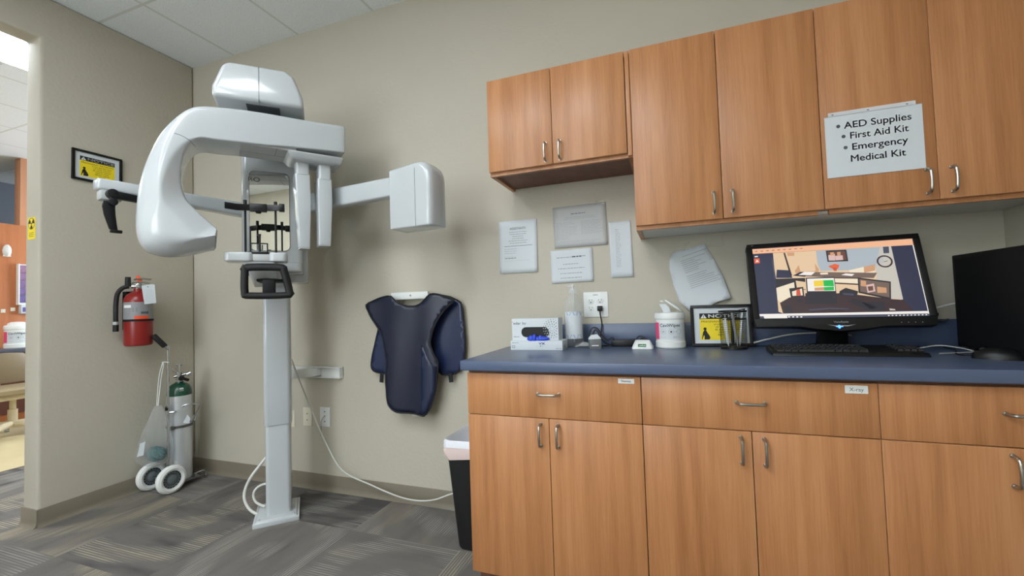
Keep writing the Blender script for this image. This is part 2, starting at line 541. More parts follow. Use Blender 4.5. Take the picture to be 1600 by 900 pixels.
struct(b.build('wall_left', M_wall, bevel=0.016, seg=4))
b = MB(); b.box(-5.2, -5.05, YF, 2.6, 0, CEIL); struct(b.build('wall_far', M_blue_wall, smooth=False))
b = MB(); b.box(-5.05, -0.143, 2.5, 2.6, 0, CEIL); struct(b.build('wall_end', M_blue_wall, smooth=False))


def fill_window(name, axis, p, c0, c1, z0, z1, dm):
    """daylit window added out of view for its light; axis 'y': wall across y at p, facing into the room"""
    sg = 1 if p < 0 else -1
    q = lambda b, a0, a1, d0, d1, h0, h1: b.box(a0, a1, min(p + sg * d0, p + sg * d1), max(p + sg * d0, p + sg * d1), h0, h1)
    b = MB(); w = 0.05
    q(b, c0 - w, c1 + w, 0, 0.03, z0 - w, z0); q(b, c0 - w, c1 + w, 0, 0.03, z1, z1 + w); q(b, c0 - w, c0, 0, 0.03, z0, z1); q(b, c1, c1 + w, 0, 0.03, z0, z1)
    q(b, (c0 + c1) / 2 - 0.02, (c0 + c1) / 2 + 0.02, 0, 0.03, z0, z1)
    o = struct(b.build(name, M_white, bevel=0.003))
    b = MB(); q(b, c0, c1, 0.001, 0.006, z0, z1); b.build('pane', dm, o, smooth=False)
    return o


fill_window('fill_window_1', 'y', 2.5, -3.3, -0.9, 0.9, 2.3, glow('added bright fill pane', (0.80, 0.90, 1.0), 9.0))  # invented daylight source, out of view, brightens the next room and its ceiling
fill_window('fill_window_2', 'y', YF, 0.4, 2.2, 0.9, 2.2, glow('added soft fill pane', (0.86, 0.95, 1.02), 7.0))  # invented glowing pane behind the camera, adds soft frontal light and lifts the ceiling
b = MB(); b.box(-0.143, -0.02, 0.12, 2.6, 0, CEIL); struct(b.build('wall_side', M_wall, smooth=False))


def base_profile(h=0.096):
    return [(0.0, 0.0), (0.020, 0.0), (0.019, 0.002), (0.0125, 0.006), (0.0075, 0.016), (0.005, 0.03), (0.005, h - 0.003), (0.003, h), (0.0, h)]


b = MB()
rings = [[(d, y, z) for d, z in base_profile()] for y in (0.0, -0.833)]
b.loft(rings)
b.loft([[(x, -0.833 - d, z) for d, z in base_profile()] for x in (0.006, -0.15)])
struct(b.build('baseboard_left', M_base))
b = MB(); b.loft([[(x, -d, z) for d, z in base_profile()] for x in (0.0, 2.5)]); struct(b.build('baseboard_back', M_base))


def troffer(x0, x1, y0, y1, dm, label, group):
    t = thing('ceiling_light', label, 'ceiling light', ((x0 + x1) / 2, (y0 + y1) / 2, CEIL), 0, group)
    hx, hy = (x1 - x0) / 2, (y1 - y0) / 2
    b = MB(); w = 0.03
    b.box(-hx, hx, -hy, -hy + w, -0.012, 0.0); b.box(-hx, hx, hy - w, hy, -0.012, 0.0)
    b.box(-hx, -hx + w, -hy + w, hy - w, -0.012, 0.0); b.box(hx - w, hx, -hy + w, hy - w, -0.012, 0.0)
    b.build('frame', M_white, t, bevel=0.002)
    b = MB(); b.box(-hx + w, hx - w, -hy + w, hy - w, -0.008, -0.001); b.build('diffuser', dm, t, smooth=False)
    return t


troffer(1.023, 1.626, -2.99, -1.78, M_diff, 'fluorescent ceiling light nearest the x-ray machine', 'ceiling lights of the x-ray room')
troffer(2.23, 2.833, -2.99, -1.78, M_diff, 'fluorescent ceiling light in front of the wall cabinets', 'ceiling lights of the x-ray room')
troffer(1.023, 1.626, -4.7, -3.49, M_diff, 'fluorescent ceiling light behind the photographer', 'ceiling lights of the x-ray room')
troffer(2.83, 3.433, -4.7, -3.49, M_diff, 'fluorescent ceiling light behind the photographer', 'ceiling lights of the x-ray room')
troffer(-1.13, -0.53, -1.20, 0.01, M_diff2, 'bright fluorescent light seen through the doorway', 'ceiling lights of the next room')
troffer(-3.2, -2.6, -2.6, -1.4, M_diff2, 'fluorescent light deep in the next room above the stool', 'ceiling lights of the next room')


# ------------------------------------------------------------------ cabinets
def handle(parent, x, y, z, vertical, L=0.082):
    h = L / 2; st = 0.028
    pr = [(-h, 0), (-h, -0.006), (-h + 0.002, -0.018), (-h + 0.008, -0.026), (-h + 0.018, -st), (0, -st - 0.002), (h - 0.018, -st), (h - 0.008, -0.026), (h - 0.002, -0.018), (h, -0.006), (h, 0)]
    b = MB(); b.tube([(0, d, a) if vertical else (a, d, 0) for a, d in pr], 0.0048, 10, smooth=2)
    for e in (-h, h): b.cyl((0, 0.0, e) if vertical else (e, 0.0, 0), (0, -0.003, e) if vertical else (e, -0.003, 0), 0.0068, n=14)
    return b.build('handle', M_nickel, parent, loc=(x, y, z))


def front(name, parent, x0, x1, z0, z1, y, th=0.019):
    """laminate door or drawer front with lighter edge band"""
    b = MB(); b.box(x0, x1, y, y + th, z0, z1)
    o = b.build(name, [M_wood, M_wood_edge], parent, bevel=0.0012, seg=2)
    for p in o.data.polygons:
        if abs(p.normal.y) < 0.9: p.material_index = 1
    return o


g = 0.0016
BX = [2.503, 3.1725, 3.844, 4.482]
BL = ['base cabinet at the left end beside the black waste bin',
      'base cabinet in the middle, its drawer labelled X-ray',
      'base cabinet at the right end below the keyboard and computer tower']
for i in range(3):
    x0, x1 = BX[i], BX[i + 1]; wd = x1 - x0
    t = thing('base_cabinet', BL[i], 'cabinet', (x0, 0, 0), 0, 'base cabinets under the blue worktop')
    b = MB()
    b.box(0, 0.018, -0.586, -0.004, 0.085, 0.874); b.box(wd - 0.018, wd, -0.586, -0.004, 0.085, 0.874)
    b.box(0.018, wd - 0.018, -0.586, -0.004, 0.085, 0.103); b.box(0.018, wd - 0.018, -0.012, -0.004, 0.103, 0.874)
    b.box(0.018, wd - 0.018, -0.586, -0.004, 0.856, 0.874)
    b.build('carcass', M_wood_dark, t)
    b = MB(); b.box(0.0, wd, -0.53, -0.512, 0.0, 0.085); b.build('toe_kick', M_wood_dark, t)
    d = front('drawer', t, g, wd - g, 0.7025, 0.8635, -0.606); handle(d, wd / 2, -0.606, 0.792, False)
    mid = wd / 2 - 0.001
    d = front('door', t, g, mid - g, 0.088, 0.699, -0.606); handle(d, mid - 0.032, -0.606, 0.639, True)
    d = front('door', t, mid + g, wd - g, 0.088, 0.699, -0.606); handle(d, mid + 0.034, -0.606, 0.639, True)

t = thing('worktop', 'long blue laminate worktop over the base cabinets', 'worktop', (2.487, 0, 0.914))
b = MB(); b.box(0, XR - 2.487, -0.633, -0.001, -0.038, 0.0); b.build('top', M_counter, t, bevel=0.004, seg=3)
b = MB(); b.box(0.012, XR - 2.487, -0.020, -0.001, 0.0, 0.106); tag(b.build('backsplash', M_counter, bevel=0.003, loc=(2.487, 0, 0.914)), 'blue laminate backsplash strip along the wall behind the worktop', 'backsplash')


def wall_cabinet(x0, x1, z0, z1, mids, label, under, filler=None, hz=0.0, ends=(True, True)):
    wd = x1 - x0; H = z1 - z0
    t = thing('wall_cabinet', label, 'cabinet', (x0, 0, z0), 0, 'wall cabinets over the worktop')
    b = MB()
    b.box(0, 0.018, -0.305, -0.002, -0.016 if ends[0] else 0.0, H); b.box(wd - 0.018, wd, -0.305, -0.002, -0.016 if ends[1] else 0.0, H)
    b.box(0.018, wd - 0.018, -0.305, -0.002, H - 0.018, H); b.box(0.018, wd - 0.018, -0.012, -0.002, 0, H - 0.018)
    b.box(0.018, wd - 0.018, -0.305, -0.287, -0.016, 0.002)
    b.build('carcass', M_wood, t)
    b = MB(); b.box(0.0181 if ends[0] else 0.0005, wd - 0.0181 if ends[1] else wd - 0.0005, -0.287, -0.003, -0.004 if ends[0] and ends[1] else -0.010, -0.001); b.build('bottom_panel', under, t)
    ex = wd
    if filler:
        ex = wd - filler
        b = MB(); b.box(ex + g, wd - 0.001, -0.320, -0.305, -0.012, H); b.build('filler_strip', [M_wood], t, bevel=0.001)
    mid = mids - x0
    d = front('door', t, g, mid - g, 0.0, H, -0.325); handle(d, mid - 0.032, -0.325, hz, True)
    d = front('door', t, mid + g, ex - g, 0.0, H, -0.325); handle(d, mid + 0.034, -0.325, hz, True)
    return t


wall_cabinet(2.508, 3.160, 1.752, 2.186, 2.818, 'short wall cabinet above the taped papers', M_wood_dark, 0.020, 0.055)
wall_cabinet(3.161, 3.822, 1.440, 2.186, 3.490, 'tall wall cabinet in the middle, with no sign on it', M_white_lam, None, 0.063, (True, False))
wall_cabinet(3.823, XR - 0.002, 1.440, 2.186, 4.149, 'tall wall cabinet at the right carrying the supplies sign', M_white_lam, None, 0.063, (False, False))


# ------------------------------------------------------------------ panoramic x-ray machine
MO = Vector((1.18, -0.33, 0.0)); MR = math.atan2(0.71, 0.704)
mf = Vector((0.71, -0.704, 0)).normalized(); mr = Vector((-mf.y, mf.x, 0))


def ML(u, v, s):
    """photo position -> (across, height) in the machine's upright plane s metres ahead of its column"""
    p = onplane(u, v, MO + mf * s, mf) - MO
    return p.dot(mr), p.z


X = thing('xray_machine', 'white panoramic dental x-ray machine on a column in the corner', 'x-ray machine', MO, MR)
# base plate
b = MB(); b.box(-0.118, 0.102, -0.13, 0.135, 0.0, 0.022)
b.loft([[(x * k, y * k, z) for x, y in ((-0.11, -0.122), (0.094, -0.122), (0.094, 0.125), (-0.11, 0.125))] for k, z in ((1, 0.022), (0.92, 0.03))])
for x, y in ((-0.09, -0.1), (0.075, -0.1)): b.cyl((x, y, 0.03), (x, y, 0.034), 0.007, n=12)
b.build('base_plate', M_xray, X, bevel=0.003)
b = MB(); b.prism(rrect(-0.061, 0.064, -0.075, 0.075, 0.022), lambda x, y, z: (x, y, z), 0.025, 0.56); b.build('lower_column', M_xray, X)
b = MB(); b.prism(rrect(-0.066, 0.069, -0.08, 0.08, 0.022), lambda x, y, z: (x, y, z), 0.512, 1.36); b.build('upper_column', M_xray, X, bevel=0.001)
# carriage with mirror
b = MB()
b.prism(rrect(-0.155, 0.140, -0.13, 0.06, 0.030), lambda x, y, z: (x, y, z), 1.335, 2.12)
b.prism(rrect(-0.11, 0.165, -0.06, 0.13, 0.02), lambda x, y, z: (x, y, z), 1.295, 2.11)
b.build('carriage', M_xray, X, bevel=0.006, seg=3)
b = MB(); b.prism(rrect(-0.10, 0.135, -0.20, -0.12, 0.03), lambda x, y, z: (x, y, z), 1.345, 1.395); b.build('shelf', M_xray, X, bevel=0.008, seg=3)
b = MB(); b.prism(rrect(-0.1165, 0.0765, 1.462, 1.893, 0.026), lambda x, z, d: (x, d, z), -0.1335, -0.128)
mir = b.build('mirror_frame', M_seam, X)
b = MB(); b.prism(rrect(-0.1145, 0.0745, 1.464, 1.891, 0.025), lambda x, z, d: (x, d, z), -0.1345, -0.133)
mo = b.build('mirror', M_mirror, mir); mo['label'] = 'patient mirror glass'
k = Ink()
k.text('RO', -0.093, 1.835, 0.024, align='CENTER', sx=1.25)
k.build('lettering', M_seam, mir, (0, -0.1347, 0), (1, 0, 0), (0, 0, 1))

# overhead head
hp = [ML(u, v, 0.5) for u, v in ((331, 148), (330, 132), (346, 99), (356, 95), (446, 110), (459, 120), (473, 153), (475, 169))]
b = MB()
sec = lambda s, k, dz: [((a - HC[0]) * k + HC[0], -s, (z - HC[1]) * k + HC[1] + dz) for a, z in hp]
HC = (sum(p[0] for p in hp) / 8, sum(p[1] for p in hp) / 8)
b.loft([sec(0.5, 0.97, 0), sec(0.485, 1.0, 0), sec(0.30, 1.02, 0.0), sec(0.05, 1.0, 0), sec(-0.12, 0.9, 0)])
head = b.build('overhead_unit', M_xray, X, bevel=0.014, seg=4)
zb = min(p[1] for p in hp)
b = MB(); b.box(-0.09, 0.05, -0.46, -0.36, zb - 0.004, zb + 0.02); b.build('underside_slot', M_seam, head)
ax = HC[0] + 0.0
b = MB(); b.box(ax - 0.0007, ax + 0.0007, -0.5015, -0.40, zb - 0.0008, max(p[1] for p in hp) - 0.004); b.build('seam', M_seam, head)

# rotating arm: outline traced on its own front plane, then given depth
AA = math.radians(9.0); AX, AS = -0.03, 0.40      # axis position, turn
af = Matrix.Rotation(AA, 3, 'Z') @ mf; ar = Matrix.Rotation(AA, 3, 'Z') @ mr
AO = MO + mr * AX + mf * AS


def AL(u, v, s):
    p = onplane(u, v, AO + af * s, af) - AO
    return p.dot(ar), p.z


armroot = bpy.data.objects.new('rotating_arm', None); C.objects.link(armroot); armroot.parent = X
armroot.location = (AX, -AS, 0); armroot.rotation_euler = (0, 0, AA)
st = [((537, 196), (537, 238)), ((490, 189), (490, 233)), ((450, 182), (450, 229)), ((410, 175), (410, 226)), ((376, 170), (376, 222)), ((345, 167), (338, 218)),
      ((318, 165), (316, 215)), ((297, 168), (303, 218)), ((275, 181), (294, 226)), ((250, 206), (286, 242)), ((229, 244), (282, 263)),
      ((215, 285), (283, 288)), ((210, 325), (291, 309)), ((210, 362), (305, 324)), ((222, 388), (318, 336)), ((254, 399), (327, 344)),
      ((292, 397), (333, 349)), ((335, 388), (338, 353))]
HD = 0.095
smh = lambda t: max(0.0, min(1.0, t)) ** 2 * (3 - 2 * max(0.0, min(1.0, t)))
outer = [Vector(AL(*o, HD - 0.056 * smh((j / (len(st) - 1) - 0.38) / 0.3))) for j, (o, i) in enumerate(st)]; inner = [Vector(AL(*i, HD)) for o, i in st]
outer = spline(outer, 4); inner = spline(inner, 4)


def rounded(poly, rad, n=4):
    """closed outline with each corner rounded by its own radius"""
    out = []; N = len(poly)
    for i in range(N):
        p0, p1, p2 = Vector(poly[i - 1]), Vector(poly[i]), Vector(poly[(i + 1) % N])
        d0, d2 = (p0 - p1), (p2 - p1)
        r = min(rad[i], d0.length * 0.45, d2.length * 0.45)
        q0, q2 = p1 + d0.normalized() * r, p1 + d2.normalized() * r
        for k in range(n + 1):
            t = k / n
            out.append(q0 * (1 - t) ** 2 + p1 * 2 * t * (1 - t) + q2 * t * t)
    return out


BACK = 0.135


def sring(O, I, q, k=1.0):
    """section of the arm: x across the limb (1 outer edge, -1 inner edge), y depth (front is -HD)"""
    c = (O + I) / 2; a = (O - I) / 2; hw = a.length; a = a / hw
    sm = lambda t: max(0.0, min(1.0, t)) ** 2 * (3 - 2 * max(0.0, min(1.0, t)))
    h = sm((q - 0.38) / 0.3)
    cx, cy = 0.012 + 0.075 * h * min(1, hw / 0.09), 0.006 + 0.055 * h     # outer front chamfer
    bk = BACK - 0.05 * h
    ci, di = 0.004 + 0.075 * h * min(1, hw / 0.09), 0.004 + 0.034 * h
    poly = [(-hw, -HD + di), (-hw + ci, -HD), (hw - cx, -HD), (hw, -HD + cy), (hw, bk), (-hw, bk)]
    rad = [0.012, 0.012, 0.012 + 0.03 * h, 0.012 + 0.035 * h, 0.02 + 0.03 * h, 0.016]
    mx = (bk - HD) / 2
    out = []
    for p in rounded(poly, rad):
        x, y = p.x * k, (p.y - mx) * k + mx
        out.append((c.x + a.x * x, y, c.y + a.y * x))
    return out


NS = len(outer)
rings = []
tang = (outer[0] + inner[0]) / 2 - (outer[1] + inner[1]) / 2; tang.normalize()
for kk, e in ((0.84, 0.012), (0.95, 0.008), (0.985, 0.004)):
    rings.append(sring(outer[0] + tang * e, inner[0] + tang * e, 0.0, kk))
for i, (O, I) in enumerate(zip(outer, inner)):
    rings.append(sring(O, I, i / (NS - 1)))
b = MB(); b.loft(rings)
arm_body = b.build('arm_housing', M_xray, armroot, angle=60)
def armline(pts, y, r=0.0009):
    b = MB(); b.tube([Vector((AL(u, v, HD)[0], yy, AL(u, v, HD)[1])) for (u, v), yy in zip(pts, y)], r, 6, smooth=4)
    return b.build('seam', M_seam, arm_body)


armline([(272, 208), (284, 212), (297, 220), (305, 229)], [-HD - 0.0002, -HD - 0.0002, -HD + 0.0, -HD + 0.006])
tk = sring(outer[-1], inner[-1], 1.0, 0.85)
b = MB(); b.loft([tk, [(x + 0.004, y, z) for x, y, z in tk]]); b.build('beam_window', M_xray_grey, armroot)
# underside covers of the beam
zu = min(AL(450, 229, HD)[1], AL(410, 226, HD)[1])
b = MB(); b.box(-0.22, 0.14, -0.078, 0.12, zu - 0.004, zu + 0.02); uc = b.build('underside_cover', M_xray_grey, armroot, bevel=0.003)
b = MB(); b.box(-0.22, 0.14, 0.030, 0.0315, zu - 0.0045, zu); b.build('seam', M_seam, uc)
b = MB(); b.box(0.055, 0.0565, -0.078, 0.030, zu - 0.0045, zu); b.build('seam', M_seam, uc)
# sensor housing and two hanging sensor plates
xa, xb = AL(448, 229, HD)[0], AL(537, 238, HD)[0]
b = MB()
b.hexa([(xa + 0.028, -0.068, zu - 0.034), (xb - 0.006, -0.068, zu - 0.034), (xb - 0.004, 0.10, zu - 0.034), (xa + 0.028, 0.10, zu - 0.034),
        (xa, -HD + 0.004, zu + 0.002), (xb + 0.004, -HD + 0.004, zu + 0.002), (xb + 0.004, 0.135, zu + 0.002), (xa, 0.135, zu + 0.002)])
hs = b.build('sensor_housing', M_xray, armroot, bevel=0.012, seg=4)
b = MB(); b.box(xa + 0.05, xb - 0.035, -0.045, 0.085, zu - 0.036, zu - 0.03); b.build('bottom_plate', M_xray_grey, hs, bevel=0.004)


def plate(u0, u1, v0, v1, ub0, ub1, vb, s, name, dp):
    a0, z0 = AL(u0, v0, s); a1, _ = AL(u1, v0, s); c0, z1 = AL(ub0, vb, s); c1, _ = AL(ub1, vb, s); _, zn = AL(u0, v1, s)
    b = MB()
    b.prism(rrect(a0 + 0.004, a1 - 0.002, -s - 0.002, -s + dp, 0.012, 4), lambda x, y, z: (x, y, z), zn - 0.004, z0 + 0.05)
    nk = b.build('sensor_neck', M_xray, armroot)
    b = MB()
    mid = lambda q: (a0 + (c0 - a0) * q, a1 + (c1 - a1) * q)
    rings = []
    for q, z in ((0.0, zn), (0.35, zn + (z1 - zn) * 0.35), (1.0, z1)):
        x0, x1 = mid(q); x1 += 0.006 * math.sin(PI * min(1, q * 1.6))
        rings.append([(x, y, z) for x, y in rrect(x0, x1, -s, -s + dp * (1.15 - 0.3 * q), 0.006, 3)])
    b.loft(rings)
    p = b.build(name, M_xray, armroot, bevel=0.002)
    x0, x1 = mid(1.0)
    b = MB(); b.box(x0 + 0.002, x1 - 0.002, -s + 0.003, -s + dp * 0.8, z1 - 0.006, z1 + 0.002); b.build('plate_edge', M_xray_grey, p)


plate(461, 484, 254, 270, 468.5, 485, 386, 0.02, 'sensor_plate', 0.10)
plate(496.5, 518, 258, 278, 499, 517.5, 382, 0.035, 'sensor_plate', 0.10)

# chin-rest table with head support
TS = 0.42
(x0, z1), (x1, _), (_, z0) = ML(350, 394, TS), ML(449, 396, TS), ML(350, 408.5, TS)
XM0, XM1 = ML(396.5, 400, TS)[0], ML(421, 400, TS)[0]
b = MB()
b.prism(rrect(x0, XM0, -TS - 0.03, -TS + 0.09, 0.025), lambda x, y, z: (x, y, z), z0, z1)
b.prism(rrect(XM1, x1, -TS - 0.03, -TS + 0.09, 0.022), lambda x, y, z: (x, y, z), z0, z1)
tb = b.build('chin_rest_table', M_xray, X, bevel=0.006, seg=3)
b = MB(); b.box(XM0 - 0.004, XM1 + 0.004, -TS - 0.018, -0.10, z0 + 0.002, z1 - 0.006); b.build('table_arm', M_xray_grey, X, bevel=0.004)
b = MB(); b.box(*[ML(388, 396, TS)[0], ML(420, 396, TS)[0]], -TS - 0.02, -TS + 0.06, z1 - 0.008, z1 + 0.004)
b.box(ML(380, 393, TS)[0], ML(431, 393, TS)[0], -TS + 0.0, -TS + 0.05, z1 - 0.002, z1 + 0.002)
b.build('chin_tray', M_black, X, bevel=0.002)
zt = ML(400, 330, TS)[1]
for u in (382.5, 430.5):
    a, _ = ML(u, 360, TS)
    b = MB(); b.cyl((a, -TS + 0.02, z1 - 0.005), (a, -TS + 0.02, zt + 0.05), 0.0052, n=12); b.cyl((a, -TS + 0.02, zt + 0.03), (a, -TS + 0.02, zt + 0.055), 0.008, n=12)
    b.build('support_post', M_black, X)
band = [(351, 320.5, 0.50), (358, 321.5, 0.455), (370, 323.5, 0.425), (385, 324, 0.412), (400, 324.5, 0.405), (415, 325, 0.405), (430, 325, 0.412), (440, 325, 0.43)]
bp = [(*ML(u, v, s), s) for u, v, s in band]
b = MB(); rg = []
for i, (a, z, s) in enumerate(bp):
    h = 0.015 if i < 7 else 0.013
    rg.append([(a, -s - 0.006, z - h), (a, -s + 0.006, z - h), (a, -s + 0.006, z + h), (a, -s - 0.006, z + h)])
b.loft(rg)
a0, zc_ = ML(404, 325, 0.40); b.box(a0 - 0.035, a0 + 0.035, -0.418, -0.39, zc_ - 0.019, zc_ + 0.018)
b.cyl((a0, -0.405, zc_ - 0.014), (a0, -0.405, zc_ - 0.028), 0.016, 0.01, n=16)
a1, _ = ML(441, 325, 0.43); b.box(a1 - 0.014, a1 + 0.01, -0.445, -0.415, zc_ - 0.018, zc_ + 0.018)
b.build('head_support', M_black, X, bevel=0.003)
b = MB()
a, zz = ML(391, 357, TS); b.cyl((a, -TS, z1), (a, -TS, zz), 0.0035, n=10)
b.build('guide_rod', M_black, X)
b = MB(); a, zz = ML(406, 368, TS); b.cyl((a, -TS - 0.01, z1), (a, -TS - 0.01, zz), 0.0048, n=12); b.box(a - 0.012, a + 0.006, -TS - 0.016, -TS - 0.002, zz - 0.003, zz + 0.005)
b.build('bite_block', M_black, X)
ga, gz = ML(392, 380, TS); gb, _ = ML(418, 380, TS)
b = MB()
for q in ((ga, gz), (gb, gz)): b.box(q[0] - 0.0025, q[0] + 0.0025, -TS - 0.012, -TS + 0.004, z1, gz)
b.box(ga, gb, -TS - 0.004, -TS + 0.002, gz - 0.003, gz + 0.002); b.build('chin_guard_frame', M_black, X)
b = MB(); b.box(ga, gb, -TS - 0.002, -TS, z1, gz - 0.002); b.build('chin_guard', M_bottle, X)

# patient hand grip
GS = 0.47
gp = [ML(u, v, GS) for u, v in ((385, 418), (437, 418), (444, 424), (452, 455), (449, 461), (390, 462), (382.5, 457), (382.5, 424))]
b = MB(); b.tube([(a, -GS, z) for a, z in gp], 0.0195, 14, closed=True, smooth=4, rb=0.016)
b.build('hand_grip', M_rubber, X)
b = MB()
(a0, zt0), (a1, zb0) = ML(387, 418, 0.2), ML(441, 441, 0.2)
b.hexa([(a0 + 0.045, -0.40, zb0 + 0.005), (a1 - 0.01, -0.40, zb0 + 0.005), (a1, -0.10, zb0 - 0.02), (a0 + 0.02, -0.10, zb0 - 0.02),
        (a0 + 0.01, -0.44, z0), (a1 - 0.02, -0.44, z0), (a1, -0.10, z0 - 0.01), (a0, -0.10, z0 - 0.01)])
b.build('grip_bracket', M_xray_grey, X, bevel=0.004)
b = MB(); (ka, kz), (kb, kz2) = ML(412, 440, 0.40), ML(431, 465, 0.40)
b.box(ka, kb, -0.47, -0.39, kz2 + 0.005, kz + 0.004); b.box(ka - 0.03, kb + 0.035, -0.41, -0.25, kz, kz + 0.012)
b.build('grip_mount', M_blackm, X, bevel=0.004)

# cephalometric arms: one along each wall
b = MB(); b.box(-0.15, 0.17, 0.05, 0.17, 1.655, 1.785); b.build('arm_mount', M_xray, X, bevel=0.01)
inv = Matrix.Rotation(-MR, 3, 'Z')


def toL(p):
    return inv @ (Vector(p) - MO)


def bar(p0, p1, z00, z01, z10, z11, th):
    """straight bar between two plan points with its own end heights"""
    p0, p1 = Vector((*p0, 0)), Vector((*p1, 0)); d = (p1 - p0).normalized(); n = Vector((-d.y, d.x, 0)) * th / 2
    q = [p0 - n + Vector((0, 0, z00)), p0 + n + Vector((0, 0, z00)), p1 + n + Vector((0, 0, z10)), p1 - n + Vector((0, 0, z10)),
         p0 - n + Vector((0, 0, z01)), p0 + n + Vector((0, 0, z01)), p1 + n + Vector((0, 0, z11)), p1 - n + Vector((0, 0, z11))]
    return [toL(x) for x in q]


PLn = Vector((1, -0.2, 0)).normalized(); PLp = Vector((1.0, -0.25, 0))
pl = lambda u, v: onplane(u, v, PLp, PLn)
ld = Vector((0.2, 1, 0)).normalized()
A0, A1 = pl(378, 330) + ld * 0.22, pl(148, 290)
b = MB(); b.hexa(bar(A0.xy, A1.xy, 1.677, 1.765, 1.712, 1.765, 0.07)); b.build('side_arm', M_xray, X, bevel=0.012, seg=3)
pv = pl(166, 302)
b = MB(); c = A1 - ld * -0.03; b.hexa(bar((A1 + ld * 0.012).xy, (A1 + ld * 0.09).xy, 1.668, 1.73, 1.668, 1.73, 0.06)); b.build('arm_end_block', M_xray_grey, X, bevel=0.008)
b = MB(); b.hexa(bar((pl(163, 303) + PLn * 0.04).xy, (pl(214, 305) + PLn * 0.04).xy, 1.678, 1.712, 1.672, 1.702, 0.03))
p = pl(169, 303) + PLn * 0.05; p.z = 1.695
b.cyl(toL(p - PLn * 0.03), toL(p + PLn * 0.018), 0.02, n=18)
p2 = p.copy(); p2.z = 1.668; b.cyl(toL(p), toL(p2), 0.011, n=14)
p2.z = 1.655; b.cyl(toL(p2 - PLn * 0.02), toL(p2 + PLn * 0.02), 0.017, n=18)
b.build('nose_support_clamp', M_black, X, bevel=0.002)
b = MB(); pts = [pl(u, v) + PLn * 0.05 for u, v in ((164.5, 317), (163.5, 326), (165, 338), (168, 350), (171, 361))]
rg = []
for i, p in enumerate(pts):
    w = (0.022, 0.022, 0.020, 0.017, 0.014)[i]; e = ld * w
    rg.append([toL(p - e - PLn * 0.006), toL(p + e - PLn * 0.006), toL(p + e + PLn * 0.006), toL(p - e + PLn * 0.006)])
b.loft(rg); p = pts[-1]; b.hexa([toL(p + ld * a + PLn * c + Vector((0, 0, z))) for z in (-0.014, 0.0) for a, c in ((-0.012, -0.008), (0.03, -0.008), (0.03, 0.008), (-0.012, 0.008))])
b.build('nose_rod', M_black, X, bevel=0.002)
PRn = Vector((0.108, 1, 0)).normalized(); rd = Vector((1, -0.108, 0)).normalized()
prr = lambda u, v: onplane(u, v, Vector((1.1, -0.25, 0)), PRn)
B0, B1 = prr(523, 310) - rd * 0.30, prr(612, 296)
b = MB(); b.hexa(bar(B0.xy, (B1 + rd * 0.1).xy, 1.687, 1.79, 1.69, 1.787, 0.06)); b.build('side_arm', M_xray, X, bevel=0.010, seg=3)
# image sensor box on the right arm
b = MB()
y0 = -0.075; dz0, dz1 = 1.502, 1.806; BXO = 0.078; BW = 0.243
rg = []
for t_, kx, kz in ((-0.108, 0.93, 0.965), (-0.098, 0.975, 0.985), (-0.08, 1.0, 1.0), (-0.02, 1.0, 1.0), (0.015, 0.985, 0.99)):
    ring = []
    for x, z in rrect(0.0, BW * kx, dz0, dz0 + (dz1 - dz0) * kz, 0.018, 3): ring.append((x, z))
    # larger rounding on the upper outer corner
    xm, zm, R_ = BW * kx, dz0 + (dz1 - dz0) * kz, 0.085
    poly = [(0.0, dz0)] + [(xm, dz0)] + [(xm - R_ * 0.8 + R_ * 0.8 * math.cos(q), zm - R_ + R_ * math.sin(q)) for q in [PI / 2 * k / 8 for k in range(9)]] + [(0.0, zm - 0.012)]
    rg.append([toL(B1 * 1.0 + rd * (x + BXO) + PRn * t_ + Vector((0, 0, z - B1.z))) for x, z in poly])
b.loft(rg)
sb = b.build('sensor_box', M_xray, X, bevel=0.008, seg=3)
b = MB()
pS = prr(660, 310)
b.hexa([toL(Vector(B1) + rd * x + PRn * y + Vector((0, 0, z - B1.z))) for z in (1.506, 1.775) for x, y in ((0.232, -0.1088), (0.2335, -0.1088), (0.2335, -0.09), (0.232, -0.09))])
b.build('seam', M_seam, sb)
# cables of the machine
fl = lambda u, v, z=0.008: onplane(u, v, (0, 0, z), Vector((0, 0, 1)))
b = MB()
cpl = lambda u, v, q: (lambda p: Vector((p[0], 0.07 - q, max(0.010, p[1]))))(ML(u, v, -0.07))
b.tube([cpl(u, v, q) for u, v, q in ((418, 712, 0), (406, 727, 0), (393, 744, 0), (384, 762, 0.0), (382, 777, 0.01), (389, 790, 0.03), (400, 796, 0.05), (412, 800, 0.06))], 0.0075, 10, smooth=6)
b.build('power_cable', M_cable, X)
b = MB()
b.tube([cpl(u, v, q) for u, v, q in ((420, 755, 0), (408, 758, 0), (399, 765, 0), (396, 775, 0.0), (401, 784, 0.01), (414, 789, 0.02))], 0.0065, 10, smooth=6); b.build('power_cable', M_cable, X)

# white cord from the column along the wall to behind the bin
ctag = []
for u, v, y in ((455, 560, -0.16), (466, 590, -0.12), (484, 634, -0.07), (508, 690, -0.05), (535, 735, -0.04), (580, 758, -0.045), (620, 775, -0.05), (650, 782, -0.06), (678, 781, -0.06), (705, 772, -0.05), (735, 764, -0.03)):
    ctag.append(onplane(u, v, (0, y, 0), Vector((0, 1, 0))))
b = MB(); b.tube(ctag, 0.0042, 8, smooth=6)
tag(b.build('wall_cable', M_cable), 'thin white cord drooping along the back wall to the waste bin', 'cord')

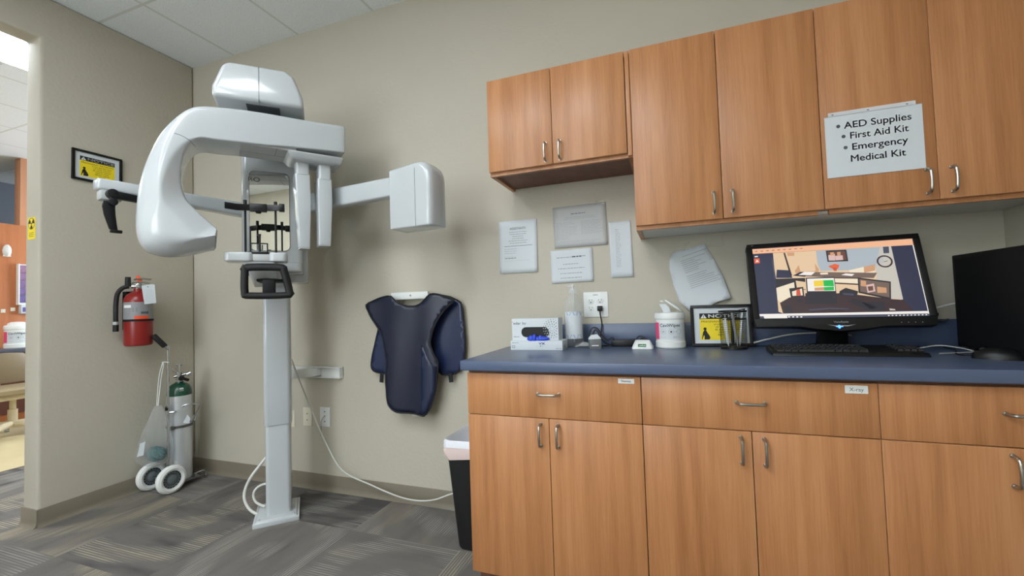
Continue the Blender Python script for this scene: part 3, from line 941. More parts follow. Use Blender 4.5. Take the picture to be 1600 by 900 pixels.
# wall bracket that steadies the column
t = thing('wall_bracket', 'white metal channel bracket on the wall beside the machine column', 'bracket', (1.15, 0, 0.742))
b = MB(); b.box(-0.23, 0.2, -0.004, 0.0, -0.03, 0.033); b.box(-0.23, 0.2, -0.035, 0.0, 0.028, 0.033); b.box(-0.23, 0.2, -0.035, 0.0, -0.035, -0.03); b.box(0.195, 0.2, -0.035, 0.0, -0.03, 0.028)
b.build('channel', M_white, t)
b = MB(); b.hexa([(-0.10, -0.15, -0.03), (0.03, -0.045, -0.022), (0.03, -0.006, -0.022), (-0.10, -0.11, -0.03), (-0.10, -0.15, 0.025), (0.03, -0.045, 0.024), (0.03, -0.006, 0.024), (-0.10, -0.11, 0.025)])
for q in ((-0.02, -0.087, -0.004), ): b.cyl(q, (q[0] + 0.004, q[1] - 0.005, q[2]), 0.005, n=10)
b.build('brace', M_white, t, bevel=0.002)

# ------------------------------------------------------------------ wall plates
def slot_plate(x, z, w, h, mat, label, holes, group):
    t = thing('wall_plate', label, 'wall plate', (x, 0, z), 0, group)
    b = MB(); b.box(-w / 2, w / 2, -0.006, 0.0, -h / 2, h / 2); b.build('plate', mat, t, bevel=0.0025, seg=3)
    for hz in holes:
        b = MB(); b.cyl((0, -0.0068, hz), (0, -0.004, hz), 0.0042, n=12); b.build('screw', M_seam, t)
    return t


slot_plate(1.058, 0.449, 0.072, 0.117, M_ivory, 'ivory blank wall plate near the machine column', (-0.02, 0.02), 'wall plates beside the column')
wp_ = slot_plate(1.201, 0.456, 0.078, 0.122, M_white, 'white wall plate with three holes, right of the ivory one', (-0.028, 0.006, 0.034), 'wall plates beside the column')
b = MB(); b.tube([(0, -0.006, 0.006), (-0.004, -0.018, -0.002), (-0.018, -0.02, -0.03), (-0.025, -0.012, -0.058), (-0.03, -0.01, -0.12)], 0.0022, 8); b.build('wire', M_cableg, wp_)
slot_plate(0.925, 0.43, 0.05, 0.108, M_ivory, 'ivory wall plate half hidden behind the machine column', (-0.02, 0.02), 'wall plates beside the column')

t = thing('power_outlet', 'white double outlet plate above the backsplash', 'power outlet', (2.932, 0, 1.116))
b = MB(); b.box(-0.061, 0.061, -0.006, 0, -0.063, 0.063); b.build('plate', M_white, t, bevel=0.0025, seg=3)
for sx, sz in ((-0.024, 0.019), (0.022, 0.019), (-0.024, -0.019), (0.022, -0.019)):
    b = MB(); b.cyl((sx, -0.0078, sz), (sx, -0.004, sz), 0.0165, n=24); r = b.build('receptacle', M_white, t, bevel=0.0008)
    k = Ink(); k.rect(sx - 0.0075, sx - 0.0055, sz - 0.001, sz + 0.008); k.rect(sx + 0.005, sx + 0.007, sz, sz + 0.008); k.disc(sx, sz - 0.007, 0.0028)
    k.build('slots', M_inkb, r, (0, -0.0079, 0), (1, 0, 0), (0, 0, 1))
k = Ink(); k.rect(-0.012, 0.012, 0.046, 0.050); k.build('print', M_ink, t, (0, -0.0062, 0), (1, 0, 0), (0, 0, 1))

# ------------------------------------------------------------------ notices and papers
def notice(o, ex, ey, nrm, label, w=0.245, h=0.185, group=None):
    """framed yellow notice; o is the middle of the frame's back"""
    t = thing('framed_notice', label, 'sign', o, 0, group)
    ex, ey, n = Vector(ex), Vector(ey), Vector(nrm); o = Vector((0, 0, 0))
    b = MB(); fw = 0.0125
    def seg(x0, x1, y0, y1):
        q = []
        for d in (0.0, 0.016):
            for x, y in ((x0, y0), (x1, y0), (x1, y1), (x0, y1)): q.append(o + ex * x + ey * y + n * d)
        b.hexa(q)
    seg(-w / 2, w / 2, h / 2 - fw, h / 2); seg(-w / 2, w / 2, -h / 2, -h / 2 + fw); seg(-w / 2, -w / 2 + fw, -h / 2 + fw, h / 2 - fw); seg(w / 2 - fw, w / 2, -h / 2 + fw, h / 2 - fw)
    b.build('frame', M_black, t, bevel=0.0015)
    k = MB(); q = []
    for d in (0.002, 0.008):
        for x, y in ((-w / 2 + fw, -h / 2 + fw), (w / 2 - fw, -h / 2 + fw), (w / 2 - fw, h / 2 - fw), (-w / 2 + fw, h / 2 - fw)): q.append(o + ex * x + ey * y + n * d)
    k.hexa(q); k.build('sheet', M_paper, t)
    k = Ink(); X0, X1, Y0, Y1 = -w * 0.35, w * 0.35, -h * 0.345, h * 0.30
    k.rect(X0, X1, Y0, Y1, 0, 0)
    hh = (Y1 - Y0) * 0.215; k.rect(X0, X1, Y1 - hh, Y1, 1, 1)
    tx = X0 + 0.017; k.poly([(tx - 0.013, Y1 - hh + 0.003), (tx + 0.013, Y1 - hh + 0.003), (tx, Y1 - 0.003)], 2, 2)
    k.rect(tx - 0.0013, tx + 0.0013, Y1 - hh + 0.0085, Y1 - 0.008, 1, 3); k.disc(tx, Y1 - hh + 0.0055, 0.0015, 1, 3, 10)
    k.text('NOTICE', X0 + 0.034, Y1 - hh + 0.006, hh * 0.58, 2, 2, 'LEFT', width=(X1 - X0) - 0.042, bold=0.10)
    k.text('PREGNANT PATIENTS', X0 + 0.006, Y1 - hh - 0.0155, 0.0088, 1, 1, 'LEFT', width=(X1 - X0) - 0.014)
    for i, s in enumerate(('IF YOU ARE PREGNANT', 'OR THINK YOU MAY', 'BE, PLEASE NOTIFY', 'DENTAL STAFF', 'BEFORE TAKING', 'X-RAYS')):
        k.text(s, X0 + 0.108, Y1 - hh - 0.0285 - 0.0115 * i, 0.0072, 1, 1, 'CENTER', width=min(0.098, 0.0054 * len(s)))
    # silhouette of a standing figure
    fx, fy = X0 + 0.020, Y0 + 0.002
    k.disc(fx + 0.001, fy + 0.0475, 0.0062, 1, 1, 14); k.poly([(fx - 0.007, fy + 0.046), (fx - 0.002, fy + 0.054), (fx + 0.003, fy + 0.051), (fx - 0.003, fy + 0.043)], 1, 1)
    k.poly([(fx - 0.004, fy + 0.041), (fx + 0.004, fy + 0.042), (fx + 0.010, fy + 0.030), (fx + 0.017, fy + 0.018), (fx + 0.021, fy + 0.008), (fx + 0.016, fy + 0.0), (fx - 0.004, fy), (fx - 0.003, fy + 0.014), (fx - 0.007, fy + 0.026)], 1, 1)
    k.poly([(fx - 0.008, fy + 0.033), (fx - 0.003, fy + 0.041), (fx - 0.001, fy + 0.028), (fx - 0.010, fy + 0.008), (fx - 0.012, fy), (fx - 0.015, fy + 0.001)], 1, 1)
    k.build('print', [M_yellow, M_inkb, M_white], t, o + n * 0.008, ex, ey)
    return t


notice((0.0, -0.577, 2.048), (0, 1, 0), (0, 0, 1), (1, 0, 0), 'black framed yellow notice hanging on the left wall', group='framed notices')
tl = math.radians(8)
notice((3.489, -0.042, 0.914 + 0.0925 * math.cos(tl)), (1, 0, 0), (0, math.sin(tl), math.cos(tl)), (0, -math.cos(tl), math.sin(tl)), 'black framed yellow notice leaning behind the pen cup', group='framed notices')


def lines(k, x0, x1, y0, y1, n, mi=0, h=0.0016, rag=0.3, center=False, words=True):
    for i in range(n):
        y = y0 + (y1 - y0) * i / max(1, n - 1); L = (x1 - x0) * (1 - rag * random.random())
        a = (x0 + x1) / 2 - L / 2 if center else x0
        e = a + L
        while a < e:
            w = min(e - a, 0.006 + 0.014 * random.random()) if words else e - a
            k.rect(a, a + w, y - h / 2, y + h / 2, mi, 0); a += w + 0.003


def wallpaper(quad, label, mat=None, curl=0.004, draw=None, tape=None, group='papers taped to the back wall'):
    """sheet of paper on the back wall, corners given in photo positions TL TR BR BL"""
    P4 = [onplane(u, v, (0, -0.002, 0), Vector((0, 1, 0))) for u, v in quad]
    tl_, tr_, br_, bl_ = P4; c = sum(P4, Vector()) / 4
    t = thing('paper_sheet', label, 'paper', (c.x, 0, c.z), 0, group)
    w = ((tr_ - tl_).length + (br_ - bl_).length) / 2; h = ((tl_ - bl_).length + (tr_ - br_).length) / 2

    def fn(x, y, l=0):
        a, q = x / w, y / h
        p = (bl_ * (1 - a) + br_ * a) * (1 - q) + (tl_ * (1 - a) + tr_ * a) * q
        lift = curl * (1 - q) ** 2 + curl * 0.4 * abs(2 * a - 1) ** 2
        return Vector((p.x - c.x, -0.002 - lift - 0.0004 * l, p.z - c.z))
    b = MB(); N = 10
    vs = [[b.v(fn(w * i / N, h * j / N)) for i in range(N + 1)] for j in range(N + 1)]
    for j in range(N):
        for i in range(N): b.face([vs[j][i], vs[j][i + 1], vs[j + 1][i + 1], vs[j + 1][i]])
    b.build('sheet', mat or M_paper, t, solid=0.0004)
    if draw:
        k = Ink(); draw(k, w, h); k.build('print', [M_ink, M_inkd, M_paper2], t, (0, 0, 0), (1, 0, 0), (0, 0, 1), fn=lambda x, y, l: fn(x, y, l + 2))
    if tape:
        for x0, x1, y0, y1 in tape:
            b = MB(); q = [fn(x, y, 5) for x, y in ((x0 * w, y0 * h), (x1 * w, y0 * h), (x1 * w, y1 * h), (x0 * w, y1 * h))]
            b.loft([q, [p + Vector((0, -0.0003, 0)) for p in q]]); b.build('tape', M_tape, t)
    return t


def d_assist(k, w, h):
    k.text('ASSISTANTS', w / 2, h * 0.825, 0.013, 1, 1, 'CENTER', width=w * 0.42)
    lines(k, w * 0.22, w * 0.78, h * 0.78, h * 0.57, 6, 1, 0.0018, 0.5, True)
    k.rect(w * 0.13, w * 0.88, h * 0.51, h * 0.517, 1)
    lines(k, w * 0.13, w * 0.5, h * 0.46, h * 0.38, 3, 0, 0.002, 0.3); k.rect(w * 0.13, w * 0.8, h * 0.235, h * 0.237, 0); k.rect(w * 0.13, w * 0.45, h * 0.31, h * 0.313, 0)
    lines(k, w * 0.14, w * 0.45, h * 0.285, h * 0.285, 1, 1, 0.003, 0.1)


def d_big(k, w, h):
    lines(k, w * 0.34, w * 0.62, h * 0.80, h * 0.80, 1, 1, 0.003, 0.05, True); lines(k, w * 0.2, w * 0.82, h * 0.72, h * 0.68, 2, 0, 0.002, 0.2, True)
    lines(k, w * 0.06, w * 0.46, h * 0.60, h * 0.20, 12, 0, 0.0016, 0.5); lines(k, w * 0.52, w * 0.94, h * 0.60, h * 0.30, 10, 0, 0.0016, 0.3); lines(k, w * 0.06, w * 0.9, h * 0.14, h * 0.06, 3, 0, 0.0016, 0.2)


def d_four(k, w, h):
    lines(k, w * 0.14, w * 0.5, h * 0.77, h * 0.77, 1, 0, 0.004, 0.02); lines(k, w * 0.51, w * 0.74, h * 0.775, h * 0.775, 1, 1, 0.006, 0.02); lines(k, w * 0.75, w * 0.84, h * 0.78, h * 0.78, 1, 0, 0.004, 0.02)
    for q, L in ((0.56, 0.34), (0.43, 0.6), (0.28, 0.5), (0.14, 0.48)):
        k.disc(w * (0.48 - L / 2), h * q, 0.0022, 1, 0, 10); lines(k, w * (0.51 - L / 2), w * (0.5 + L / 2), h * q, h * q, 1, 0, 0.0036, 0.03)


def d_narrow(k, w, h):
    lines(k, w * 0.27, w * 0.52, h * 0.86, h * 0.19, 26, 0, 0.0018, 0.4)


wallpaper([(779.5, 347), (838.5, 341.5), (840.5, 424.5), (782, 428)], 'white sheet headed ASSISTANTS, leftmost of the taped papers', draw=d_assist)
wallpaper([(863, 325), (946.5, 315), (950, 382), (867, 388.5)], 'large greyish landscape sheet, topmost of the taped papers', M_paper2, 0.002, d_big, [(0.82, 0.98, 0.96, 1.04)])
wallpaper([(860.5, 392.5), (925.5, 387), (928, 439), (862.5, 443)], 'white sheet with four bulleted lines below the greyish one', draw=d_four)
wallpaper([(951, 347.5), (985, 344), (990, 432), (955.5, 434)], 'narrow tall white sheet next to the tall wall cabinet', draw=d_narrow)

# curling sheet taped behind the wipes
t = thing('paper_sheet', 'crooked curling typed sheet above the white wipes canister', 'paper', (3.42, 0, 1.25), 0, 'papers taped to the back wall')
pts = [(1049, 396), (1058, 391), (1085, 385), (1101, 380), (1115, 402), (1130, 432), (1142, 466), (1122, 471), (1105, 480), (1078, 486), (1062, 472), (1052, 445), (1046, 420), (1046, 405)]
pc = [onplane(u, v, (0, -0.02, 0), Vector((0, 1, 0))) for u, v in pts]


def curl(x, z):
    q = max(0.0, (1.38 - z) / 0.32)
    return Vector((x - 3.42, -0.004 - 0.016 * q * q - 0.012 * math.sin(max(0, (x - 3.42)) * 14) * q, z - 1.25))


b = MB(); b.sheet([(p.x, p.z) for p in pc], 0.02, curl); b.build('sheet', M_paper, t, solid=0.0004)
k = Ink(); ta = onplane(1062, 402, (0, -0.02, 0), Vector((0, 1, 0))); tb_ = onplane(1096, 390, (0, -0.02, 0), Vector((0, 1, 0)))
eu = (tb_ - ta).normalized(); ev = Vector((eu.z, 0, -eu.x))
for i in range(17):
    if i in (1, 9): continue
    L = 0.11 if i == 0 else (0.06 + 0.1 * random.random()); x_ = 0.012 if i == 0 else -0.002
    p = ta + ev * (0.0095 * i)
    q = [p + eu * x_, p + eu * (x_ + L), p + eu * (x_ + L) + ev * 0.002, p + eu * x_ + ev * 0.002]
    k.poly([(r.x, r.z) for r in q], 0, 0)
k.build('print', [M_ink], t, (0, 0, 0), (1, 0, 0), (0, 0, 1), fn=lambda x, y, l: curl(x, y) + Vector((0, -0.0008, 0)))
for q in ([(1103, 371), (1127, 370), (1128, 385), (1104, 386)], [(1058, 385), (1078, 377), (1070, 391), (1058, 392)]):
    b = MB(); pp = [onplane(u, v, (0, -0.007, 0), Vector((0, 1, 0))) - Vector((3.42, 0, 1.25)) for u, v in q]
    b.loft([pp, [p + Vector((0, 0.0004, 0)) for p in pp]]); b.build('tape', M_tape, t)

# supplies sign on the cabinet door
t = thing('supplies_sign', 'white sign listing AED supplies and first aid kit on a cabinet door', 'sign', (3.9755, -0.326, 1.664))
b = MB(); b.box(-0.1405, 0.1405, -0.002, -0.0005, -0.115, 0.108); b.build('sheet', M_paper, t)
b = MB(); b.box(-0.128, 0.124, -0.0016, -0.0004, 0.108, 0.122); b.build('sleeve_edge', clear('sleeve plastic', (0.95, 0.95, 0.95), 0.55, 0.2), t)
k = Ink(); k.rect(-0.14, 0.14, 0.1065, 0.1085, 1)
for bx, tx, y, s, wd in ((-0.100, -0.083, 0.058, 'AED Supplies', 0.192), (-0.086, -0.069, 0.019, 'First Aid Kit', 0.166), (-0.082, -0.065, -0.022, 'Emergency', 0.158), (None, -0.071, -0.064, 'Medical Kit', 0.156)):
    if bx: k.disc(bx, y + 0.011, 0.0062, 0, 1)
    k.text(s, tx, y, 0.0245, 0, 1, 'LEFT', width=wd, bold=0.035)
for x_ in (-0.115, -0.01, 0.10): k.rect(x_ - 0.003, x_ + 0.003, 0.112, 0.115, 0, 0)
k.build('lettering', [M_inkd, M_ink], t, (0, -0.002, 0), (1, 0, 0), (0, 0, 1))


def drawer_label(x, z, w, h, s, label):
    t = thing('drawer_label', label, 'label', (x, -0.6065, z), 0, 'labels on the drawers')
    b = MB(); b.box(-w / 2, w / 2, -0.0012, 0, -h / 2, h / 2); b.build('tag', M_white, t)
    k = Ink(); k.text(s, 0, -h * 0.22, h * 0.48, 0, 1, 'CENTER', width=w * 0.62); k.build('lettering', M_inkd, t, (0, -0.0012, 0), (1, 0, 0), (0, 0, 1))


drawer_label(3.123, 0.849, 0.055, 0.017, 'Sleeves', 'small white Sleeves label on the left drawer')
drawer_label(3.79, 0.845, 0.057, 0.024, 'X-ray', 'white X-ray label on the middle drawer')

t = thing('radiation_sticker', 'yellow radiation warning sticker on the doorway edge', 'sticker', (-0.075, -0.8335, 1.645))
b = MB(); b.prism(rrect(-0.038, 0.038, -0.062, 0.062, 0.004), lambda x, z, d: (x, d, z), -0.001, 0.0); b.build('sheet', M_yellow, t)
k = Ink(); k.ring(0, 0.026, 0.033, 0.003, 0, 0); k.disc(0, 0.026, 0.006, 0, 0)
for q in (90, 210, 330):
    a = math.radians(q + 180); k.poly([(0.010 * math.cos(a - 0.5), 0.026 + 0.010 * math.sin(a - 0.5))] + [(0.029 * math.cos(a - 0.5 + j * 0.25), 0.026 + 0.029 * math.sin(a - 0.5 + j * 0.25)) for j in range(5)] + [(0.010 * math.cos(a + 0.5), 0.026 + 0.010 * math.sin(a + 0.5))], 0, 0)
lines(k, -0.026, 0.026, -0.026, -0.046, 3, 0, 0.003, 0.2, True)
k.build('print', M_inkb, t, (0, -0.001, 0), (1, 0, 0), (0, 0, 1))

# ------------------------------------------------------------------ lead apron on its hanger
t = thing('apron_hanger', 'white metal apron hanger bar fixed to the back wall', 'hanger', (1.873, 0, 1.2))
b = MB(); b.box(-0.125, 0.125, -0.05, -0.035, -0.022, 0.02); b.box(-0.03, 0.03, -0.036, 0.0, -0.018, 0.016); b.build('bar', M_white, t, bevel=0.004)
b = MB(); b.cyl((0.01, -0.052, 0.0), (0.01, -0.048, 0.0), 0.006, n=12); b.build('screw', M_nickel, t)
AP = lambda x, y: onplane(550 + x / 4.09, 440 + y / 4.09, (0, -0.07, 0), Vector((0, 1, 0)))
ap = thing('lead_apron', 'navy blue lead apron with black binding hanging on the wall', 'apron', (1.9, -0.07, 0.85))
fr_ = [(265, 95), (300, 130), (350, 152), (400, 158), (440, 148), (475, 120), (510, 82), (560, 82), (610, 98), (655, 122), (628, 148), (600, 180), (575, 215), (555, 250), (538, 290), (526, 330), (516, 380), (520, 410), (530, 440), (545, 478), (562, 512), (558, 590), (551, 660), (540, 720), (528, 770), (510, 815), (480, 848), (420, 838), (330, 832), (295, 820), (268, 795), (250, 765), (240, 700), (232, 600), (236, 520), (226, 460), (215, 410), (200, 350), (180, 310), (155, 270), (130, 230), (112, 190), (98, 150), (135, 128), (180, 108), (220, 97)]
fl_ = [(160, 262), (150, 300), (140, 340), (125, 410), (110, 480), (104, 540), (112, 568), (135, 584), (180, 592), (240, 592), (260, 560), (260, 400), (230, 330), (200, 260)]
br_ = [(560, 88), (655, 122), (676, 145), (684, 185), (690, 240), (698, 330), (702, 410), (697, 500), (682, 548), (655, 582), (615, 600), (570, 604), (540, 590), (500, 500), (480, 380), (500, 250), (530, 150)]
apo = Vector((1.9, -0.07, 0.85))


def drape(base, amp, ph, fold):
    def fn(x, z):
        q = max(0.0, min(1.0, (1.2 - z) / 0.7))
        return Vector((x, base + amp * math.sin((x - 1.9) * 26 + ph + q * 1.5) * (0.25 + q) - fold * (1 - abs(x - 1.9) / 0.35) * 0.5, z)) - apo
    return fn


def sheet_part(name, outline, fn, mat, step=0.022):
    poly = [AP(x, y) for x, y in outline]; poly = spline(poly, 2, True); poly = [(p.x, p.z) for p in poly]
    b = MB(); b.sheet(poly, step, fn); o = b.build(name, mat, ap, solid=0.006, angle=60)
    b = MB(); b.tube([fn(x, z) for x, z in poly], 0.0052, 8, closed=True, smooth=0); b.build('binding', M_bind, o)
    return o


sheet_part('front_panel', fr_, drape(-0.075, 0.013, 0.6, 0.05), M_navy)
sheet_part('side_flap', fl_, drape(-0.040, 0.004, 0.2, 0.0), M_navy2)
sheet_part('back_flap', br_, drape(-0.030, 0.005, 1.2, 0.0), M_navy2)
b = MB(); poly = [(p.x, p.z) for p in [AP(x, y) for x, y in ((462, 400), (476, 420), (500, 470), (540, 540), (552, 600), (548, 680), (536, 740), (505, 815), (478, 842), (466, 820), (462, 640))]]
fnn = drape(-0.0795, 0.013, 0.6, 0.05); b.sheet(poly, 0.02, fnn); b.build('front_facing', plain('navy facing cloth', S(30, 39, 66), 0.32, bump=0.2, bscale=120), ap, solid=0.003, angle=60)
for xs in (170, 610):
    p = AP(xs, 592); q = AP(xs + (-3 if xs < 300 else 8), 650); d = (q - p).normalized(); n = Vector((d.z, 0, -d.x)) * 0.012
    b = MB(); rr_ = [[p + n - apo, p - n - apo], [q + n - apo, q - n - apo]]
    b.hexa([w_ + Vector((0, yy, 0)) for yy in (0.028, 0.034) for w_ in (p - n - apo, p + n - apo, q + n - apo, q - n - apo)]); b.build('strap', M_bind, ap)
p = AP(430, 840) - apo; b = MB(); b.box(p.x - 0.045, p.x + 0.045, -0.012, -0.010, p.z - 0.016, p.z + 0.01); b.build('care_tag', M_tape, ap)

# ------------------------------------------------------------------ waste bin
t = thing('waste_bin', 'black rectangular waste bin beside the base cabinet', 'waste bin', (2.37, -0.21, 0))
b = MB(); rc = lambda hx, hy, z, r=0.03: [(x, y, z) for x, y in rrect(-hx, hx, -hy, hy, r, 5)]
b.loft([rc(0.065, 0.135, 0.0), rc(0.07, 0.140, 0.012), rc(0.112, 0.157, 0.47), rc(0.118, 0.163, 0.475), rc(0.118, 0.163, 0.497), rc(0.112, 0.157, 0.497), rc(0.066, 0.133, 0.02)], cap=(True, True))
b.build('bucket', M_rubber, t)
b = MB()


def wav(hx, hy, z, amp, ph):
    r = rc(hx, hy, z, 0.035); n = len(r)
    return [(x * (1 + amp * math.sin(i * 2.3 + ph) * 0.12), y * (1 + amp * math.cos(i * 1.9 + ph) * 0.1), z + amp * 0.06 * math.sin(i * 1.7 + ph)) for i, (x, y, z) in enumerate(r)]


b.loft([wav(0.090, 0.138, 0.36, 0.10, 1), wav(0.104, 0.148, 0.485, 0.02, 0), wav(0.117, 0.163, 0.507, 0.03, 2), wav(0.123, 0.168, 0.498, 0.04, 0), wav(0.124, 0.169, 0.470, 0.12, 1)], cap=(True, False))
ln = b.build('liner', M_liner, t)
b = MB(); b.loft([wav(0.1235, 0.168, 0.474, 0.08, 1), wav(0.126, 0.172, 0.455, 0.15, 4), wav(0.122, 0.168, 0.432, 0.3, 3)], cap=(False, False)); b.build('liner_hem', M_pinkish, ln)

# ------------------------------------------------------------------ fire extinguisher on the left wall
EX, EY = 0.105, -0.415
t = thing('fire_extinguisher', 'red fire extinguisher with grey label hanging on the left wall', 'fire extinguisher', (EX, EY, 0.945))
b = MB(); b.lathe([(0.0, 0.0), (0.062, 0.0), (0.070, 0.006), (0.072, 0.02), (0.072, 0.285), (0.068, 0.305), (0.055, 0.325), (0.035, 0.338), (0.024, 0.343), (0.024, 0.36), (0.0, 0.36)], n=40, cap=(False, False)); cy = b.build('cylinder', M_red, t)


def wrap(k_, R, z0, a0):
    return lambda x, y, l: Vector((R * math.cos(a0 + x / R), R * math.sin(a0 + x / R), z0 + y)) + Vector((math.cos(a0 + x / R), math.sin(a0 + x / R), 0)) * 0.0004 * l


va = math.atan2(CAM.y - EY, CAM.x - EX)
b = MB(); N = 30
rg = [[(0.0728 * math.cos(va - 1.9 + 3.8 * i / N), 0.0728 * math.sin(va - 1.9 + 3.8 * i / N), z) for i in range(N + 1)] for z in (0.165, 0.275)]
b.loft(rg, cap=(False, False), closed=False); lb = b.build('body_label', M_greyl, cy)
k = Ink()
for i in range(8): k.rect(-0.085 + 0.0, -0.085 + 0.035 + 0.01 * random.random(), 0.03 + i * 0.007, 0.032 + i * 0.007, 0, 0)
for j in range(4): k.rect(-0.085 + j * 0.012, -0.085 + (j + 1) * 0.012, 0.075, 0.092, 2, 1)
for j in range(5): k.rect(0.012 + j * 0.008, 0.012 + (j + 1) * 0.008, 0.035, 0.05, 0, 1)
for j in range(6): k.rect(-0.02 + j * 0.012, -0.02 + (j + 1) * 0.012, 0.003, 0.024, 1, 1)
for i in range(4): k.rect(-0.03, -0.005, 0.052 + i * 0.006, 0.054 + i * 0.006, 0, 0)
k.build('label_print', [M_inkd, M_orange, M_white], lb, (0, 0, 0), (1, 0, 0), (0, 0, 1), fn=wrap(k, 0.0735, 0.165, va))
b = MB(); b.lathe([(0.0725, 0.155), (0.0755, 0.155), (0.0755, 0.168), (0.0725, 0.168)], n=40, cap=(False, False)); b.build('strap', M_blackm, t)
rt_ = Vector((-math.sin(va), math.cos(va), 0)); cf = Vector((math.cos(va), math.sin(va), 0)); UZ = Vector((0, 0, 1))
E3 = lambda r_, f_, z_: rt_ * r_ + cf * f_ + UZ * z_
b = MB(); b.cyl((0, 0, 0.355), (0, 0, 0.395), 0.017, n=18); b.cyl(E3(-0.035, 0, 0.375), E3(0.045, 0, 0.375), 0.012, n=14); b.cyl(E3(0.0, 0, 0.378), E3(0.0, 0.032, 0.378), 0.015, n=18); b.build('valve', M_chrome, t, bevel=0.001)
b = MB(); b.tube([E3(-0.03, 0.0, 0.395), E3(0.01, 0.03, 0.402), E3(0.055, 0.06, 0.392)], 0.006, 8); b.tube([E3(-0.02, 0.0, 0.418), E3(0.02, 0.03, 0.425), E3(0.06, 0.055, 0.418)], 0.006, 8); b.build('lever', M_nickel, t)
b = MB(); b.tube([E3(-0.045, 0.0, 0.375), E3(-0.075, 0.0, 0.365), E3(-0.098, 0.0, 0.33), E3(-0.105, 0, 0.27), E3(-0.106, 0.01, 0.2), E3(-0.106, 0.01, 0.15)], 0.0125, 12); b.cyl(E3(-0.05, 0, 0.375), E3(-0.05, 0, 0.435), 0.016, 0.014, n=16)
b.cyl(E3(-0.106, 0.01, 0.152), E3(-0.106, 0.01, 0.095), 0.014, 0.0145, n=16); b.build('hose', M_rubber, t)
b = MB(); b.cyl(E3(-0.106, 0.01, 0.138), E3(-0.106, 0.01, 0.156), 0.0150, n=16); b.build('hose_clip', M_xray_grey, t)
b = MB(); b.hexa([E3(r_ + 0.004 * q, 0.01 + 0.004 * q, z_) for q in (0, 1) for r_, z_ in ((-0.004, 0.40), (0.018, 0.405), (0.0, 0.445), (-0.014, 0.435))]); b.build('pull_tag', M_orange, t)
b = MB(); q = [(0.014, 0.385), (0.064, 0.395), (0.078, 0.392), (0.086, 0.275), (0.028, 0.268)]; b.prism(q, lambda r_, z_, d: E3(r_, 0.066 + d, z_ - 0.008), 0.0, 0.001)
tg = b.build('inspection_tag', M_paper, t)
k = Ink()
for i in range(7): k.rect(0.030, 0.072, 0.285 + 0.012 * i, 0.286 + 0.012 * i, 0, 0)
k.disc(0.045, 0.378, 0.0045, 0, 0)
k.build('tag_print', M_ink, tg, (0, 0, 0), (1, 0, 0), (0, 0, 1), fn=lambda x, y, l: E3(x, 0.0675, y - 0.008))
b = MB(); b.box(-EX, -0.06, -0.03, 0.03, 0.32, 0.345); b.box(-0.062, -0.015, -0.02, 0.02, 0.338, 0.345); b.box(-EX, -EX + 0.004, -0.03, 0.03, 0.1, 0.345); b.build('wall_hook', M_blackm, t)

# ------------------------------------------------------------------ oxygen cart, cylinder and bag
OX = thing('cylinder_cart', 'two wheeled chrome cart with white tyres under the oxygen cylinder', 'cart', (0.15, -0.21, 0))


def wheel(x, y, r=0.088):
    b = MB(); w = 0.022
    b.lathe([(r - 0.034, -w * 0.7), (r - 0.02, -w), (r - 0.006, -w * 0.75), (r, 0), (r - 0.006, w * 0.75), (r - 0.02, w), (r - 0.034, w * 0.7), (r - 0.034, -w * 0.7)], (x, y, r), (1, 0, 0), 40, cap=(False, False))
    wh = b.build('wheel', M_white, OX); wh['label'] = 'white tyre'
    b = MB(); b.lathe([(0.0, -0.010), (r - 0.035, -0.010), (r - 0.033, 0.0), (r - 0.033, 0.010), (r - 0.046, 0.012), (r - 0.05, 0.004), (0.03, 0.004), (0.028, 0.016), (0.02, 0.019), (0.0, 0.019)], (x, y, r), (1, 0, 0), 32, cap=(False, False))
    for q in range(18):
        a = 2 * PI * q / 18; c_, s_ = math.cos(a), math.sin(a)
        b.cyl((x + 0.011, y + 0.048 * c_, r + 0.048 * s_), (x + 0.0135, y + 0.048 * c_, r + 0.048 * s_), 0.004, n=6, mi=1)
    b.build('hub', [plain('grey hub plastic', S(96, 104, 108), 0.5), M_blackm], wh)


wheel(0.105, -0.11); wheel(-0.085, -0.11)
b = MB(); b.cyl((-0.085, -0.11, 0.088), (0.105, -0.11, 0.088), 0.006, n=12); b.build('axle', M_chrome, OX)
b = MB(); b.box(-0.075, 0.085, -0.075, 0.085, 0.032, 0.042); b.tube([(-0.04, -0.08, 0.04), (-0.04, -0.11, 0.07), (-0.04, -0.11, 0.088)], 0.006, 8); b.tube([(0.04, -0.08, 0.04), (0.04, -0.11, 0.07), (0.04, -0.11, 0.088)], 0.006, 8)
b.build('footplate', M_chrome, OX)
b = MB(); b.tube([(0.05, 0.07, 0.05), (0.058, 0.10, 0.055), (0.062, 0.13, 0.05), (0.063, 0.135, 0.012)], 0.006, 8); b.cyl((0.063, 0.135, 0.0), (0.063, 0.135, 0.022), 0.012, n=14); b.build('rest_leg', M_chrome, OX)
HP = lambda u, v, y=-0.30: onplane(u, v, (0, y, 0), Vector((0, 1, 0))) - Vector((0.15, -0.21, 0))
b = MB(); hb = HP(262.5, 548); b.tube([(hb.x - 0.0, hb.y, 0.09), (hb.x, hb.y, hb.z - 0.03), (hb.x, hb.y, hb.z), HP(261, 545, -0.305), HP(257, 540, -0.32)], 0.0075, 10, smooth=3)
b.tube([(hb.x, hb.y, 0.5), (hb.x + 0.02, hb.y + 0.03, 0.5), (-0.03, -0.055, 0.5)], 0.006, 8); b.build('upright', M_chrome, OX)
b = MB(); b.cyl(HP(258, 541.5, -0.315), HP(239.5, 524, -0.37), 0.0165, 0.0165, n=16); b.build('grip', M_rubber, OX, bevel=0.004)
